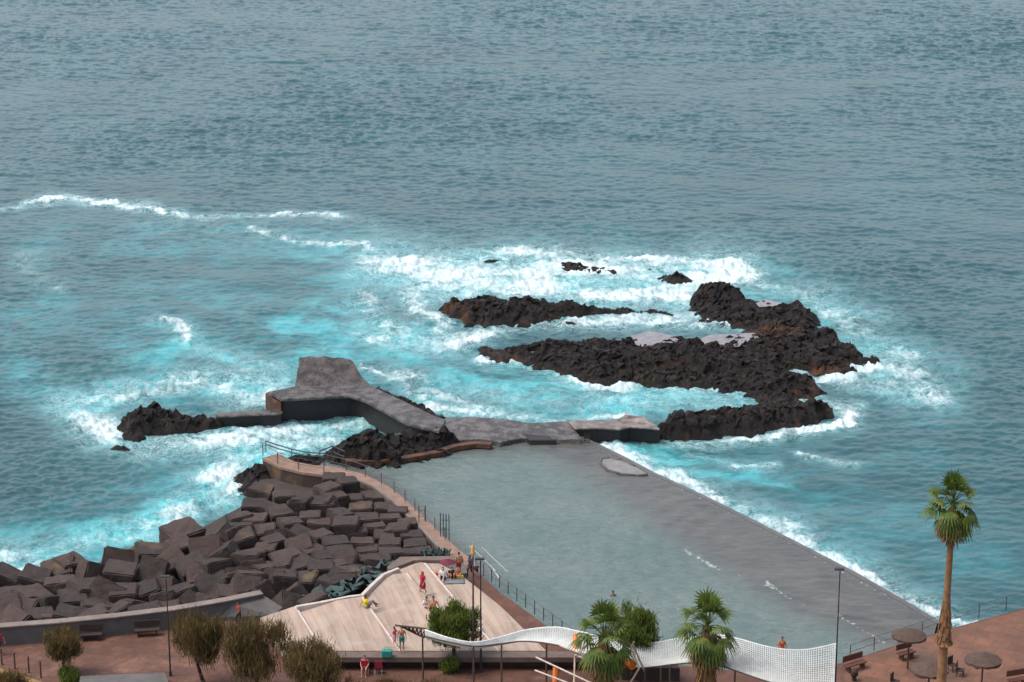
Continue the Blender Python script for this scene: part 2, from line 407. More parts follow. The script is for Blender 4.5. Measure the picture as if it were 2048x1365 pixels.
def samp(p, x, y, rot=0.0):
    z, dx, dy, L = p; n = z.shape[0]; c, s = math.cos(rot), math.sin(rot)
    u = ((x * c + y * s) / L * n) % n; v = ((-x * s + y * c) / L * n) % n
    i, j = np.floor(u).astype(int) % n, np.floor(v).astype(int) % n; fu, fv = u - np.floor(u), v - np.floor(v); i1, j1 = (i + 1) % n, (j + 1) % n
    out = []
    for q in (z, dx, dy): out.append((q[j, i] * (1 - fu) + q[j, i1] * fu) * (1 - fv) + (q[j1, i] * (1 - fu) + q[j1, i1] * fu) * fv)
    a, b = out[1] * c - out[2] * s, out[1] * s + out[2] * c
    return out[0], a, b

FOAM = [  # (polyline in photo pixels on the water, half width, strength)
 ([(0,414),(100,402),(200,405),(300,412),(400,437),(470,434),(560,425),(600,432),(690,432)], 5, .9),
 ([(540,465),(650,488),(720,492),(830,512)], 8, .55), ([(700,440),(760,470),(860,510)], 14, .3),
 ([(60,510),(75,560),(120,580)], 14, .38), ([(300,450),(500,470),(650,460)], 22, .22),
 ([(790,535),(900,545),(1000,540),(1100,540),(1200,560),(1300,575),(1400,560),(1440,540)], 42, 1.0),
 ([(1000,515),(1120,505),(1250,520),(1400,525),(1500,550)], 20, .75),
 ([(870,580),(1130,570),(1260,590),(1370,600)], 30, 1.0), ([(1440,535),(1450,520)], 14, .9),
 ([(720,600),(760,650),(880,690),(960,665)], 26, .62), ([(840,600),(870,650)], 22, .8),
 ([(740,680),(900,690),(1000,660),(1200,640),(1390,640)], 14, .85), ([(1390,650),(1530,655)], 7, .9),
 ([(1500,560),(1620,590),(1660,630)], 12, .55), ([(1640,600),(1720,650),(1790,720),(1880,790)], 34, .5),
 ([(1580,745),(1650,765),(1720,742),(1770,735)], 13, .95), ([(1700,760),(1800,790),(1880,800)], 22, .6),
 ([(1610,792),(1680,815),(1690,845),(1620,862)], 12, .95), ([(1300,885),(1450,885),(1550,872),(1640,855)], 8, .75),
 ([(975,715),(1040,728),(1160,772),(1300,782),(1500,792)], 8, .95), ([(1180,800),(1300,805),(1450,800)], 22, .62),
 ([(890,800),(960,825),(1100,840),(1260,832)], 13, .66), ([(800,750),(900,790),(1100,800)], 24, .45), ([(860,820),(960,830)], 12, .9),
 ([(330,650),(380,690),(450,712),(560,735)], 16, .5), ([(340,640),(370,690)], 8, .6),
 ([(140,810),(240,785),(350,765),(480,755),(570,770)], 26, .7), ([(440,770),(520,800),(560,790)], 22, .85),
 ([(150,830),(210,870),(300,895),(450,880),(600,865),(700,855)], 26, .85), ([(440,870),(560,865)], 20, 1.0),
 ([(420,960),(480,925),(600,890),(660,880)], 26, .85), ([(360,1020),(440,990),(470,960)], 26, .75),
 ([(0,1115),(100,1095),(250,1065),(380,1035)], 24, .55), ([(230,1075),(330,1070),(380,1045)], 10, .8), ([(0,1150),(100,1115)], 8, .8),
 ([(1190,885),(1300,936),(1400,981),(1500,1031),(1600,1081),(1660,1116),(1760,1171),(1880,1233)], 11, 1.15),
 ([(1195,880),(1310,936),(1420,985),(1520,1035),(1620,1085),(1780,1170),(1890,1225)], 24, .5),
 ([(1450,930),(1545,926)], 6, .8), ([(1370,910),(1450,930)], 6, .5), ([(1600,905),(1650,912),(1710,925)], 5, .65), ([(1580,1090),(1660,1110)], 14, .7),
 ([(1890,1215),(1900,1245),(1990,1250)], 9, .85), ([(735,735),(850,800)], 7, .55), ([(560,850),(620,862),(740,850)], 8, .8),
]
TURQ = [
 ([(640,520),(850,560),(1100,560),(1500,580)], 60, .75), ([(600,640),(800,690),(960,760),(1150,800),(1300,815),(1450,800)], 55, .95),
 ([(300,690),(500,720),(760,700)], 45, .95), ([(60,760),(160,810),(260,860)], 40, .7), ([(150,790),(560,760)], 40, .8),
 ([(640,880),(480,930),(380,1010),(230,1075),(20,1120)], 62, 1.0), ([(0,1090),(200,1040)], 40, .5),
 ([(1220,895),(1350,930),(1480,950),(1600,960)], 26, 1.0), ([(1640,640),(1750,700),(1850,800)], 50, .55),
 ([(1500,960),(1650,1000),(1900,1100)], 90, .28), ([(1700,850),(1900,1000)], 70, .2), ([(0,640),(300,600),(700,620)], 60, .35),
 ([(120,480),(400,490),(700,500)], 50, .32), ([(1250,930),(1560,1060),(1700,1130)], 34, .45), ([(800,830),(1200,830)], 20, .7), ([(740,770),(860,820)], 25, .8),
]
def sea():
    az = np.concatenate([np.radians(np.linspace(-40, -14.5, 60, endpoint=False)), np.radians(np.linspace(-14.5, 14.5, 1150)), np.radians(np.linspace(14.5, 40, 61)[1:])])
    r = [95.0]
    while r[-1] < 470: r.append(r[-1] + (.9 if r[-1] < 145 else .16 + (r[-1] - 145) * .0011))
    while r[-1] < 9000: r.append(r[-1] * 1.02 + .5)
    r = np.array(r); A, Rr = np.meshgrid(az, r)
    x, y = Rr * np.sin(A), Rr * np.cos(A)
    p1 = fft_patch(512, 97.0, R(82), 2.4, 3, .038, 5, .5); p2 = fft_patch(512, 47.0, R(98), 1.7, 8, .022, 5, .3); p3 = fft_patch(256, 410.0, R(75), 14.0, 11, .05, 4, 4)
    z = 0; dx = 0; dy = 0
    px, py = PIX(x, y)
    fo = np.zeros_like(x); tq = np.zeros_like(x); ve = np.zeros_like(x)
    sel = (Rr < 470)
    wx, wy = px + 34 * fbm(x * .1, y * .1, 1.0, 5, .6), py + 11 * fbm(x * .1, y * .1, 7.0, 5, .6)
    mod = np.clip(.82 + .75 * fbm(x * .09, y * .13, 4.0, 4), .15, 1.35)
    for L, out in ((FOAM, 'f'), (TURQ, 't')):
        for pts, wd, s in L:
            d = seg_dist(wx, wy, pts, ys=1.7)
            v = s * np.exp(-(d / (wd * (1.55 if out == 'f' else 1.7))) ** 2)
            if out == 'f': v = v * mod; ve = np.maximum(ve, min(s, 1) * np.exp(-(d / (wd * 2.1 + 6)) ** 2))
            if out == 'f': fo = 1 - (1 - fo) * (1 - np.minimum(v, 1)) if s < .7 else np.maximum(fo, v)
            else: tq = np.maximum(tq, v)
    gust = np.clip(.85 + .7 * fbm(x * .016, y * .016, 3.0, 5, .6), .4, 1.5)
    for p, rot, g in ((p1, 0.0, 1), (p2, .35, 1), (p3, 0.0, 0)):
        a, b, c = samp(p, x, y, rot); m = gust if g else 1.0
        z = z + a * m; dx = dx + b * m; dy = dy + c * m
    p0 = fft_patch(512, 163.0, R(80), 3.5, 33, .062, 4, .8); a, b, c = samp(p0, x, y, -.2); m = np.clip((Rr - 215) / 190, 0, 1) * gust; z = z + a * m; dx = dx + b * m; dy = dy + c * m
    z = z + .45 * np.minimum(fo, 1.2) * (.4 + fbm(x * .6, y * .6, 2.0, 5, .65))
    near = np.clip((Rr - 100) / 40, 0, 1) * np.clip((4000 - Rr) / 3000, 0, 1)
    V = np.stack([x + .1 * dx * near, y + .1 * dy * near, z * near], -1).reshape(-1, 3)
    h, wd = x.shape; i = np.arange(h * wd).reshape(h, wd)
    F = np.stack([i[:-1, :-1], i[:-1, 1:], i[1:, 1:], i[1:, :-1]], -1).reshape(-1, 4)
    # the dry corner under the promenade stays flat and low
    o = np_mesh('sea', V, F[:, ::-1], M['sea'], True, {'foam': fo, 'turq': tq, 'veil': ve}); structure(o)
    return o
sea()

# ------------------------------------------------------------------ pool
ZP = .85
POOL = [(640,930),(700,885),(880,850),(1000,865),(1166,872),(1175,884),(1240,915),(1300,947),(1400,993),(1500,1043),(1600,1094),(1700,1146),(1800,1203),(1874,1248),(1860,1300),(1700,1350),(1100,1350),(1000,1260),(900,1150),(830,1075),(760,1010),(700,965)]
def pool():
    P = [U(a, b, ZP) for a, b in POOL]; poly = [(p.x, p.y) for p in P]
    xs = np.array([p[0] for p in poly]); ys = np.array([p[1] for p in poly])
    st = .28; X, Y = np.meshgrid(np.arange(xs.min() - 1, xs.max() + 1, st), np.arange(ys.min() - 1, ys.max() + 1, st))
    ins = inside(X, Y, poly)
    # snap: vertices outside but near are pulled to the outline
    n = len(poly); best = np.full(X.shape, 1e9); bx = X.copy(); by = Y.copy()
    for i in range(n):
        (x0, y0), (x1, y1) = poly[i], poly[(i + 1) % n]; ex, ey = x1 - x0, y1 - y0; L = ex * ex + ey * ey
        t = np.clip(((X - x0) * ex + (Y - y0) * ey) / L, 0, 1); qx, qy = x0 + t * ex, y0 + t * ey; d = np.hypot(X - qx, Y - qy)
        m = d < best; best = np.where(m, d, best); bx = np.where(m, qx, bx); by = np.where(m, qy, by)
    use = ins | (best < st * 1.5); Xs = np.where(ins, X, bx); Ys = np.where(ins, Y, by)
    px, py = PIX(Xs, Ys, ZP)
    ledge = [(1060,850),(1085,905),(1180,960),(1290,1035),(1380,1100),(1480,1170),(1600,1235),(1700,1270),(1800,1320),(1960,1330),(1960,1200),(1180,850)]
    wx, wy = px + 14 * fbm(X * .15, Y * .15, 3., 3), py + 8 * fbm(X * .15, Y * .15, 5., 3)
    dl = seg_dist(wx, wy, ledge, True, 1.5); dl = np.where(inside(wx, wy, ledge), dl, -dl)
    sh = 1 / (1 + np.exp(-dl / 16.0))
    far = 1 / (1 + np.exp((wy - 908) / 8.0)); lf = np.exp(-(seg_dist(wx, wy, [(700,945),(770,975),(850,1050),(950,1150)], ys=1.3) / 28) ** 2)
    sh = np.maximum(sh, np.maximum(far * .8, lf * .9)); sh = np.clip(sh, 0, 1)
    fo = np.zeros_like(X)
    for pts, wd, s in [([(1375,1100),(1420,1125),(1500,1158),(1590,1205),(1700,1248),(1780,1292)], 9, .34), ([(1375,1102),(1400,1118),(1435,1138)], 6, .95), ([(1440,1140),(1490,1155)], 5, .5), ([(1530,1165),(1560,1185),(1580,1200)], 7, .8), ([(1600,1205),(1640,1225)], 5, .55),
                       ([(1680,1230),(1720,1255),(1775,1290)], 5, .75), ([(1180,892),(1300,950)], 3, .5), ([(1300,950),(1600,1096),(1870,1248)], 2.5, .7)]:
        fo = np.maximum(fo, s * np.exp(-(seg_dist(wx * .6 + px * .4, wy * .6 + py * .4, pts, ys=1.6) / wd) ** 2))
    p1 = fft_patch(512, 53.0, R(80), 1.7, 21, .04, 4, .3); a, _, _ = samp(p1, Xs, Ys)
    cx, cy = U(1500, 1260, ZP).x, U(1500, 1260, ZP).y
    rr = np.hypot(Xs - cx - 9, Ys - cy - 14); ring = .03 * np.sin(rr * 3.4) * np.exp(-((rr - 14) / 6) ** 2)
    Z = ZP + (a * (1 - .6 * sh) + ring) * np.clip(best / 1.0, 0, 1)
    idx = np.arange(X.size).reshape(X.shape)
    q = use[:-1, :-1] & use[:-1, 1:] & use[1:, 1:] & use[1:, :-1] & (ins[:-1, :-1] | ins[:-1, 1:] | ins[1:, 1:] | ins[1:, :-1])
    F = np.stack([idx[:-1, :-1], idx[:-1, 1:], idx[1:, 1:], idx[1:, :-1]], -1)[q]
    u, inv = np.unique(F, return_inverse=True); F = inv.reshape(F.shape)
    V = np.stack([Xs, Ys, Z], -1).reshape(-1, 3)[u]
    o = np_mesh('pool_water', V, F, M['pool'], True, {'shallow': sh.ravel()[u], 'foam': fo.ravel()[u]}); structure(o)
pool()
def strip(pts, z, w0, zb, side=1):
    """box-like band following pixel points (on height z), from the line to w0 metres on one side"""
    P = [U(a, b, z) for a, b in pts]; off = []
    for i, p in enumerate(P):
        d = (P[min(i + 1, len(P) - 1)] - P[max(i - 1, 0)]); d.z = 0; d.normalize(); off.append(p + Vector((d.y, -d.x, 0)) * w0 * side)
    return P, off
def band(m, P, Q, zb):
    n = len(P); vs = P + Q + [Vector((p.x, p.y, zb)) for p in P] + [Vector((p.x, p.y, zb)) for p in Q]; fs = []
    for i in range(n - 1):
        fs += [(i, i + 1, n + i + 1, n + i), (2 * n + i, 3 * n + i, 3 * n + i + 1, 2 * n + i + 1), (i, 2 * n + i, 2 * n + i + 1, i + 1), (n + i, n + i + 1, 3 * n + i + 1, 3 * n + i)]
    fs += [(0, n, 3 * n, 2 * n), (n - 1, 3 * n - 1, 4 * n - 1, 2 * n - 1)]
    return m.add(vs, fs)
edge = [(1166,879),(1240,915),(1300,947),(1400,993),(1500,1043),(1600,1094),(1700,1146),(1800,1203),(1874,1248)]
P_, Q_ = strip(edge, ZP + .02, .45, -2, -1)
M['poolwall'] = solid('wet_pool_wall', (.10, .095, .085), (.065, .06, .055), 1.0, .3, .2)
tag(band(MB(), P_, Q_, -2.5).build('pool_wall', M['poolwall']), 'straight submerged concrete edge of the tidal pool with surf breaking outside', 'wall')
# half ring of stone by the pool edge
mr = MB(); ring_pts = [(1296,950),(1270,951),(1240,948),(1215,940),(1201,927),(1203,918),(1220,916),(1245,921),(1270,933)]
mr.path([U(a, b, .9) for a, b in ring_pts], .11, 8)
ring_o = None
rf_ = MB().prism([U(a, b, .9) for a, b in ring_pts] + [U(1288,945,.9)], .2)
tag(mr.build('stone_ring', M['greyconc'], smooth=True), 'low curved stone rim at the seaward edge of the pool', 'stone rim')
M['wetfill'] = solid('wet_ring_fill', (.20, .19, .18), (.11, .105, .1), 1.6, .3, .3)
rf_.build('fill', M['wetfill'], bpy.data.objects['stone_ring'])

# ------------------------------------------------------------------ lava rocks
def rock(pts, hmax, seed, label, name='lava_rock', res=.2, ridges=(), basins=(), zlow=-1.2, group='black lava rocks in the surf', rough=1.0, edge=1.3):
    P = [U(*p) for p in pts]; poly = [(p.x, p.y) for p in P]
    xs = [p[0] for p in poly]; ys = [p[1] for p in poly]
    X, Y = np.meshgrid(np.arange(min(xs) - 2, max(xs) + 2, res), np.arange(min(ys) - 2, max(ys) + 2, res))
    s = seed * 13.7
    wa = min(.8, .16 * (max(xs) - min(xs)) * .5, .22 * (max(ys) - min(ys)))
    WX = X + wa * fbm(X * .6, Y * .6, s, 4); WY = Y + wa * fbm(X * .6 + 50, Y * .6, s, 4)
    d = seg_dist(WX, WY, poly, True); d = np.where(inside(WX, WY, poly), d, -d) + (.25 if (max(xs) - min(xs)) < 12 else .55)
    body = 1 - np.exp(-np.clip(d, 0, None) / edge)
    h = hmax * (.72 + .5 * fbm(X * .2, Y * .2, s + 3, 3))
    for rp, rh, rw in ridges:
        q = [U(*a) for a in rp]; h = h + rh * np.exp(-(seg_dist(X, Y, [(a.x, a.y) for a in q]) / rw) ** 2)
    d1, d2, c = worley(X * .55 + .5 * pn(X, Y, s), Y * .55, seed); e1, e2, c2 = worley(X * 1.3 + .4 * pn(X * 2, Y * 2, s), Y * 1.3, seed + 5)
    crag = rough * min(1, .35 + .4 * hmax) * ((c - .35) * .3 + (c2 - .5) * .35 - .15 * np.exp(-(d2 - d1) * 6) + .38 * fbm(X * .9, Y * .9, s + 9, 5, .72) + .15)
    z = body * h + crag * np.clip(body * 1.5, 0, 1)
    z = np.where(d > 0, z, zlow * np.clip(-d / .5, 0, 1) + z * .5)
    bas = []
    for bp, bz in basins:
        q = [U(a, b, bz) for a, b in bp]; qq = [(a.x, a.y) for a in q]
        bd = seg_dist(WX, WY, qq, True); bi = inside(WX, WY, qq); bd = np.where(bi, bd, -bd)
        z = np.where(bd > -.8, np.minimum(z, bz - .12 + .35 * np.clip(-bd / .8, 0, 1) * 2 + 2.4 * (crag - .06) * (bd < 6)), z)
        bas.append((q, bz))
    keep = d > -.9
    z = np.where(keep, z, zlow)
    am = .42 * np.clip(body * 1.4, 0, 1); jx, jy = am * fbm(X * 1.1, Y * 1.1, z * 1.6 + s, 4, .65), am * fbm(X * 1.1 + 31, Y * 1.1, z * 1.6 + s, 4, .65); z = z + am * .6 * fbm(X * 2.2, Y * 2.2, z * 2 + s, 3, .7)
    idx = np.arange(X.size).reshape(X.shape)
    q = keep[:-1, :-1] | keep[:-1, 1:] | keep[1:, 1:] | keep[1:, :-1]
    F = np.stack([idx[:-1, :-1], idx[:-1, 1:], idx[1:, 1:], idx[1:, :-1]], -1)[q]
    F = np.concatenate([F[:, [0, 1, 2]], F[:, [0, 2, 3]]])
    u, inv = np.unique(F, return_inverse=True); F = inv.reshape(F.shape)
    V = np.stack([X + jx, Y + jy, z], -1).reshape(-1, 3)[u]
    loc = (sum(xs) / len(xs), sum(ys) / len(ys), 0)
    o = np_mesh(name, V, F, M['lava'], False, None, loc); tag(o, label, 'rock', group)
    for qp, bz in bas:
        b = MB(); b.add([(p.x, p.y, bz) for p in qp], [tuple(range(len(qp)))]); bo = b.build('tide_pool', M['tide'], o, loc=loc); bo.location = (0, 0, 0)
    return o
def tide_mat():
    m, t, b = nodes('tide_pool_water'); P = geo(t)
    t.links.new(ramp(t, noise(t, P, 1.5, 6, .7), [(.3, (.12, .11, .115)), (.7, (.24, .22, .225))]), b.inputs['Base Color']); b.inputs['Roughness'].default_value = .25
    bump(t, b, noise(t, P, 3, 5), .3, .05); return m
M['tide'] = tide_mat()

rock([(972,700,0),(1000,674,1.5),(1060,668,1.5),(1160,655,2),(1270,648,2),(1380,660,1.6),(1400,668,1.2),(1500,664,.6),(1500,655,.4),(1390,636,0),(1382,606,.5),(1400,572,1.5),(1425,566,1.5),(1470,560,2),(1510,577,2),(1560,588,2),(1620,602,1.6),(1632,636,1.5),(1700,672,2),(1738,702,1.5),(1752,728,0),(1710,735,0),(1690,755,0),(1640,747,0),(1578,740,.2),(1575,748,.2),(1640,768,1),(1636,785,0),(1595,798,0),(1575,812,.5),(1540,812,.5),(1515,796,0),(1490,787,0),(1400,777,0),(1300,775,0),(1220,772,0),(1165,765,0),(1150,752,0),(1060,730,0),(1050,716,.4),(990,718,0)],
     1.05, 1, 'largest black lava islet beyond the pool, holding pale tide pools', res=.19,
     ridges=[([(1410,600,0),(1460,590,0),(1500,600,0)],1.7,1.8),([(1580,625,0),(1620,640,0),(1700,700,0),(1735,728,0)],1.3,2.0),([(1080,690,0),(1180,680,0),(1290,668,0),(1370,682,0)],.7,1.8),([(1060,735,0),(1200,760,0),(1300,740,0),(1500,735,0),(1620,735,0)],.6,1.8),([(1590,785,0),(1630,780,0)],.9,1.5),([(1370,720,0),(1400,715,0)],.8,1.5)],
     basins=[([(1262,672),(1300,662),(1345,672),(1362,684),(1350,697),(1300,699),(1272,690)],.85),([(1385,684),(1420,670),(1508,666),(1520,678),(1495,692),(1440,697),(1395,694)],.85),([(1512,607),(1530,598),(1562,606),(1568,615),(1540,616),(1518,614)],.9),([(1228,722),(1265,720),(1268,730),(1242,733)],.8),([(1055,700),(1080,700),(1090,710),(1060,714)],.3)])
rock([(1278,864,.8),(1294,846,1.8),(1340,814,2),(1420,794,2.4),(1500,786,2.4),(1560,788,2),(1590,803,1),(1640,803,1.2),(1655,820,.5),(1642,840,0),(1590,857,0),(1500,868,0),(1400,876,0),(1330,880,0),(1295,880,0)],
     2.6, 2, 'long dark lava rock joined to the right end of the pool walkway', ridges=[([(1440,830,0),(1520,820,0)],.9,2.2)])
rock([(888,606,.7),(930,600,1),(985,592,1.4),(1040,600,1.3),(1080,594,1.6),(1130,602,1.3),(1190,600,1.4),(1240,614,.8),(1252,627,.1),(1180,627,0),(1130,634,0),(1085,642,0),(1050,651,0),(940,652,0),(925,640,0),(893,626,0)],
     2.0, 3, 'low lava reef behind the largest islet, surrounded by white foam', ridges=[([(1000,612,0),(1100,618,0)],.7,1.5),([(1180,616,0),(1215,618,0)],.7,1.0)])
rock([(1262,619,.4),(1300,620,.3),(1345,627,.2),(1340,632,0),(1280,630,0)], 1.0, 4, 'thin flat lava sliver trailing right from the low reef', res=.2)
rock([(1118,645,.2),(1140,639,.6),(1152,645,.3),(1145,652,0),(1120,652,0)], 1.4, 5, 'small lone lava rock in foam between reef and islet', res=.2)
rock([(972,520,.2),(985,512,.6),(1002,515,.4),(998,522,0),(978,522,0)], 1.3, 6, 'tiny farthest lava rock tip at the left of the surf line', res=.2)
rock([(1112,526,.2),(1140,524,.5),(1190,524,.8),(1215,535,.5),(1235,547,0),(1180,546,0),(1130,538,0)], 1.2, 7, 'broken far lava rock nearly covered by white surf', res=.22)
rock([(1290,538,.2),(1305,530,.6),(1325,535,.4),(1318,541,0),(1295,541,0)], 1.2, 8, 'tiny lava rock just above the small toothed rock', res=.2)
rock([(1322,555,.2),(1335,545,.8),(1370,545,1),(1387,553,.5),(1380,568,0),(1350,572,0),(1330,564,0)], 1.8, 9, 'small toothed lava rock in foam left of the islet peak', res=.2)
rock([(234,858,0),(250,832,.8),(290,808,1.6),(330,792,2.4),(400,803,2.4),(440,820,1.5),(446,835,.5),(436,857,0),(380,868,0),(300,872,0),(268,886,0)],
     2.7, 10, 'craggy lava outcrop with a pointed peak at the end of low wall', ridges=[([(312,838,0),(318,840,0)],3.2,1.2),([(350,840,0),(430,844,0)],1.1,1.8)])
rock([(225,897,.1),(240,889,.4),(256,895,.2),(250,902,0),(230,902,0)], 1.1, 11, 'tiny lava rock awash below the peaked outcrop', res=.2)
rock([(645,912,.5),(680,884,1.4),(740,868,1.6),(790,852,2.2),(872,846,2.2),(898,860,2),(925,879,1.2),(905,900,.85),(850,925,.85),(760,938,.85),(700,937,.85),(650,928,.85)],
     3.3, 12, 'dark lava rock with rusty ledge on the left side of pool', ridges=[([(760,885,0),(860,875,0)],.9,2.0)])
rock([(470,968,0),(476,940,.8),(510,912,1.8),(560,912,1.2),(620,905,1.5),(655,912,1.2),(650,925,1),(600,935,1),(560,950,1.2),(540,970,.5),(500,978,0)],
     2.4, 13, 'brown and black lava rocks under the railed walkway tip', ridges=[([(500,935,0),(520,930,0)],.8,1.0)])
rock([(560,915,1),(600,902,1.4),(645,898,1.4),(660,910,.8),(620,916,.4),(580,920,.4)], 2.4, 14, 'small dark lava hump behind the walkway handrails', res=.22)
rock([(478,978,.2),(500,944,1.2),(560,948,1.3),(620,957,1.3),(648,966,1.2),(645,985,.6),(560,992,.3),(500,990,.2)], 1.5, 15, 'low brown rocks between the walkway tip and the topmost blocks')
rock([(688,922,.85),(760,921,.85),(840,914,.85),(905,896,.85),(890,915,.85),(835,934,.85),(760,942,.85),(700,940,.85)], 1.35, 16, 'wet dark rock foot below the rusty ledge, dipping into pool', edge=.6)
# rust coloured ledge along the pool rock
ml = MB(); lp = [(690,917),(760,916),(820,909),(870,900),(905,888),(950,882),(985,884)]
P_, Q_ = strip(lp, 1.35, .7, 0, 1); band(ml, P_, Q_, .9)
tag(ml.build('pool_ledge', M['algae'], bevel=.06), 'rust orange algae stained ledge below the dark pool rock', 'ledge')

# ------------------------------------------------------------------ pier and pool walkway
def pxpoly(pts, z): return [U(p[0], p[1], p[2] if len(p) > 2 else z) for p in pts]
def subslab(pts, z, zb, name, mat, parent=None, bevel=.08, **k):
    return MB().prism(pxpoly(pts, z), zb).build(name, mat, parent, bevel=bevel)
pier = thing('pier', U(660, 800, 0), 'dark concrete pier with raised wave block and pale worn top', 'pier')
def child(o, parent):  # parent keeping world place
    o.parent = parent; o.matrix_parent_inverse = Matrix.Translation(-Vector(parent.location)); return o
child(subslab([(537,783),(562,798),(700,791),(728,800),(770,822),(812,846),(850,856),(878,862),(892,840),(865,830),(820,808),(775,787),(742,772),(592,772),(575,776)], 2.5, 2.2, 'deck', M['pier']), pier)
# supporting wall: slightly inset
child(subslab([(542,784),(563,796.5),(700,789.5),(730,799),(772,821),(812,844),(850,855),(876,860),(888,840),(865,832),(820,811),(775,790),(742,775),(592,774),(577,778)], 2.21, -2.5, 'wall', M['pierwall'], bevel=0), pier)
m = MB(); prof = [(0, 2.45), (.9, 2.75), (1.9, 3.1), (2.9, 3.55), (3.6, 3.95), (4.0, 4.0), (4.35, 3.75), (4.45, 2.3)]
a, b_ = U(590, 772, 2.5), U(742, 771, 2.5); a2, b2 = a + Vector((.15, 0, 0)), b_ + Vector((-2.3, 0, 0))
vs = []
for s_ in range(13):
    t_ = s_ / 12; p0 = a.lerp(b_, t_); p1 = a2.lerp(b2, t_)
    drop = -.25 * max(0, (t_ - .5)) * 2 * (1 if True else 0)
    for dy_, z_ in prof:
        k = dy_ / 4.45; p = p0.lerp(p1, k); vs.append((p.x + .05 * math.sin(s_ * 2 + dy_ * 3), p.y + dy_, z_ + (drop if z_ > 2.6 else 0) + .06 * math.sin(s_ * 1.7 + dy_)))
n = len(prof); fs = [(i * n + j, (i + 1) * n + j, (i + 1) * n + j + 1, i * n + j + 1) for i in range(12) for j in range(n - 1)] + [tuple(range(n - 1, -1, -1)), tuple(12 * n + j for j in range(n))]
M['waveblock'] = solid('rough_wave_block', (.10, .082, .077), (.032, .026, .026), 1.1, .6, 1.0, third=(.025, .022, .023), bd=.3, lo=.40, hi=.6)
child(m.add(vs, fs).build('wave_block', M['waveblock']), pier)
child(subslab([(530,786),(545,782),(566,800),(562,806),(548,800)], 2.0, -1, 'stained_corner', M['algae']), pier)
lw = thing('low_wall', U(500, 840, 0), 'low concrete wall linking the peaked rock to the pier', 'wall')
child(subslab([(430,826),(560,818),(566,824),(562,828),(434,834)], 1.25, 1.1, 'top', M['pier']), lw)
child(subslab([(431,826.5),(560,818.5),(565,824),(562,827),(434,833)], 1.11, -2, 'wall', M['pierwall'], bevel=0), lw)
rock([(575,778,.2),(600,770,.3),(590,786,.2),(560,790,0)], 1.2, 17, 'small dark rock lump at the left corner of pier', res=.16)
rock([(755,772,.3),(800,792,.3),(850,815,.3),(880,830,.3),(905,838,.2),(880,842,.2),(830,826,.2),(770,792,.2)], 1.0, 18, 'narrow dark rocks lining the seaward foot of the pier', res=.18)
walk = thing('pool_walkway', U(1000, 870, 0), 'worn wet concrete walkway closing the far end of the pool', 'walkway')
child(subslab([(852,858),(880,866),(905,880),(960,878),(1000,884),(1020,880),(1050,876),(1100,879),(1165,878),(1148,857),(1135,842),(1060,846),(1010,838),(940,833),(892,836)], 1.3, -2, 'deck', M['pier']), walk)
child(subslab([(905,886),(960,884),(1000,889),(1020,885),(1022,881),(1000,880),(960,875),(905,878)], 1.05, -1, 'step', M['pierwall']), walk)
child(subslab([(1040,866),(1100,872),(1110,880),(1060,880)], 1.32, 0, 'dark_patch', M['pierwall']), walk)  # dark slab set just proud of the deck
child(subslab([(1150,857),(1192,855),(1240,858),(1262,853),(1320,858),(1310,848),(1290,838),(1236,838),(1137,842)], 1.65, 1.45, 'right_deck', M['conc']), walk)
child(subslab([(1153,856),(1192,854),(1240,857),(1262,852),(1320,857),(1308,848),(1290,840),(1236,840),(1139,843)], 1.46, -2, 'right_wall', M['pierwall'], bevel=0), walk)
child(MB().prism([U(1232,842,1.66), U(1300,847,1.66), U(1290,834,2.0), U(1250,829,2.2)], 1.4).build('sloped_block', M['conc'], bevel=.05), walk)

# ------------------------------------------------------------------ ground: promenade, path
ZG, ZD, ZW = 3.0, 4.0, 2.2
gr = [(-900,1290),(0,1284),(340,1250),(440,1236),(560,1238),(640,1250),(700,1297),(1100,1310),(1200,1322),(1370,1332),(1500,1345),(1680,1327),(1790,1292),(1900,1258),(2048,1217),(2500,1080)]
G = pxpoly(gr, ZG); G += [Vector((95, 95, ZG)), Vector((-95, 95, ZG))]
structure(MB().prism(G, -3).build('promenade', M['paving']))
rt = pxpoly([(1690,1327),(1790,1294),(1900,1260),(2048,1220),(2400,1120),(2400,1560),(1690,1560)], ZG + .004)
structure(MB().add(rt, [tuple(range(len(rt)))][::1]).build('terrace_paving', M['paving_r']))
# mound below the blocks
mound = pxpoly([(-700,1185),(0,1175),(200,1125),(330,1095),(480,1015),(520,960),(640,950),(760,985),(880,1110),(900,1130),(830,1140),(600,1225),(340,1262),(-700,1330)], .9)
structure(MB().prism(mound, -3).build('rubble_ground', M['darkwall']))  # dark colour stands in for the shade in gaps between blocks
# walkway along the pool
wp = [(524,916),(560,934),(605,945),(645,950),(700,960),(745,978),(785,1008),(830,1052),(875,1098),(915,1138)]
P_ = [U(a, b, ZW) for a, b in wp]; wd = [1.6, 1.7, 1.9, 2.2, 1.7, 1.4, 1.3, 1.3, 1.4, 1.7]
def offs(P, wds):
    o = []
    for i, p in enumerate(P):
        d = (P[min(i + 1, len(P) - 1)] - P[max(i - 1, 0)]); d.z = 0; d.normalize(); o.append(p + Vector((-d.y, d.x, 0)) * wds[i])
    return o
Q_ = offs(P_, wd)
pw = thing('pool_path', P_[5], 'narrow ochre concrete path curving between the blocks and pool', 'path'); 
child(band(MB(), P_, Q_, ZW - .22).build('slab', M['path']), pw)
Pi = offs(P_, [.06] * len(P_)); Qi = offs(P_, [w_ - .06 for w_ in wd])
child(band(MB(), [p - Vector((0, 0, .22)) for p in Pi], [p - Vector((0, 0, .22)) for p in Qi], -1.5).build('wall', M['pathwall']), pw)
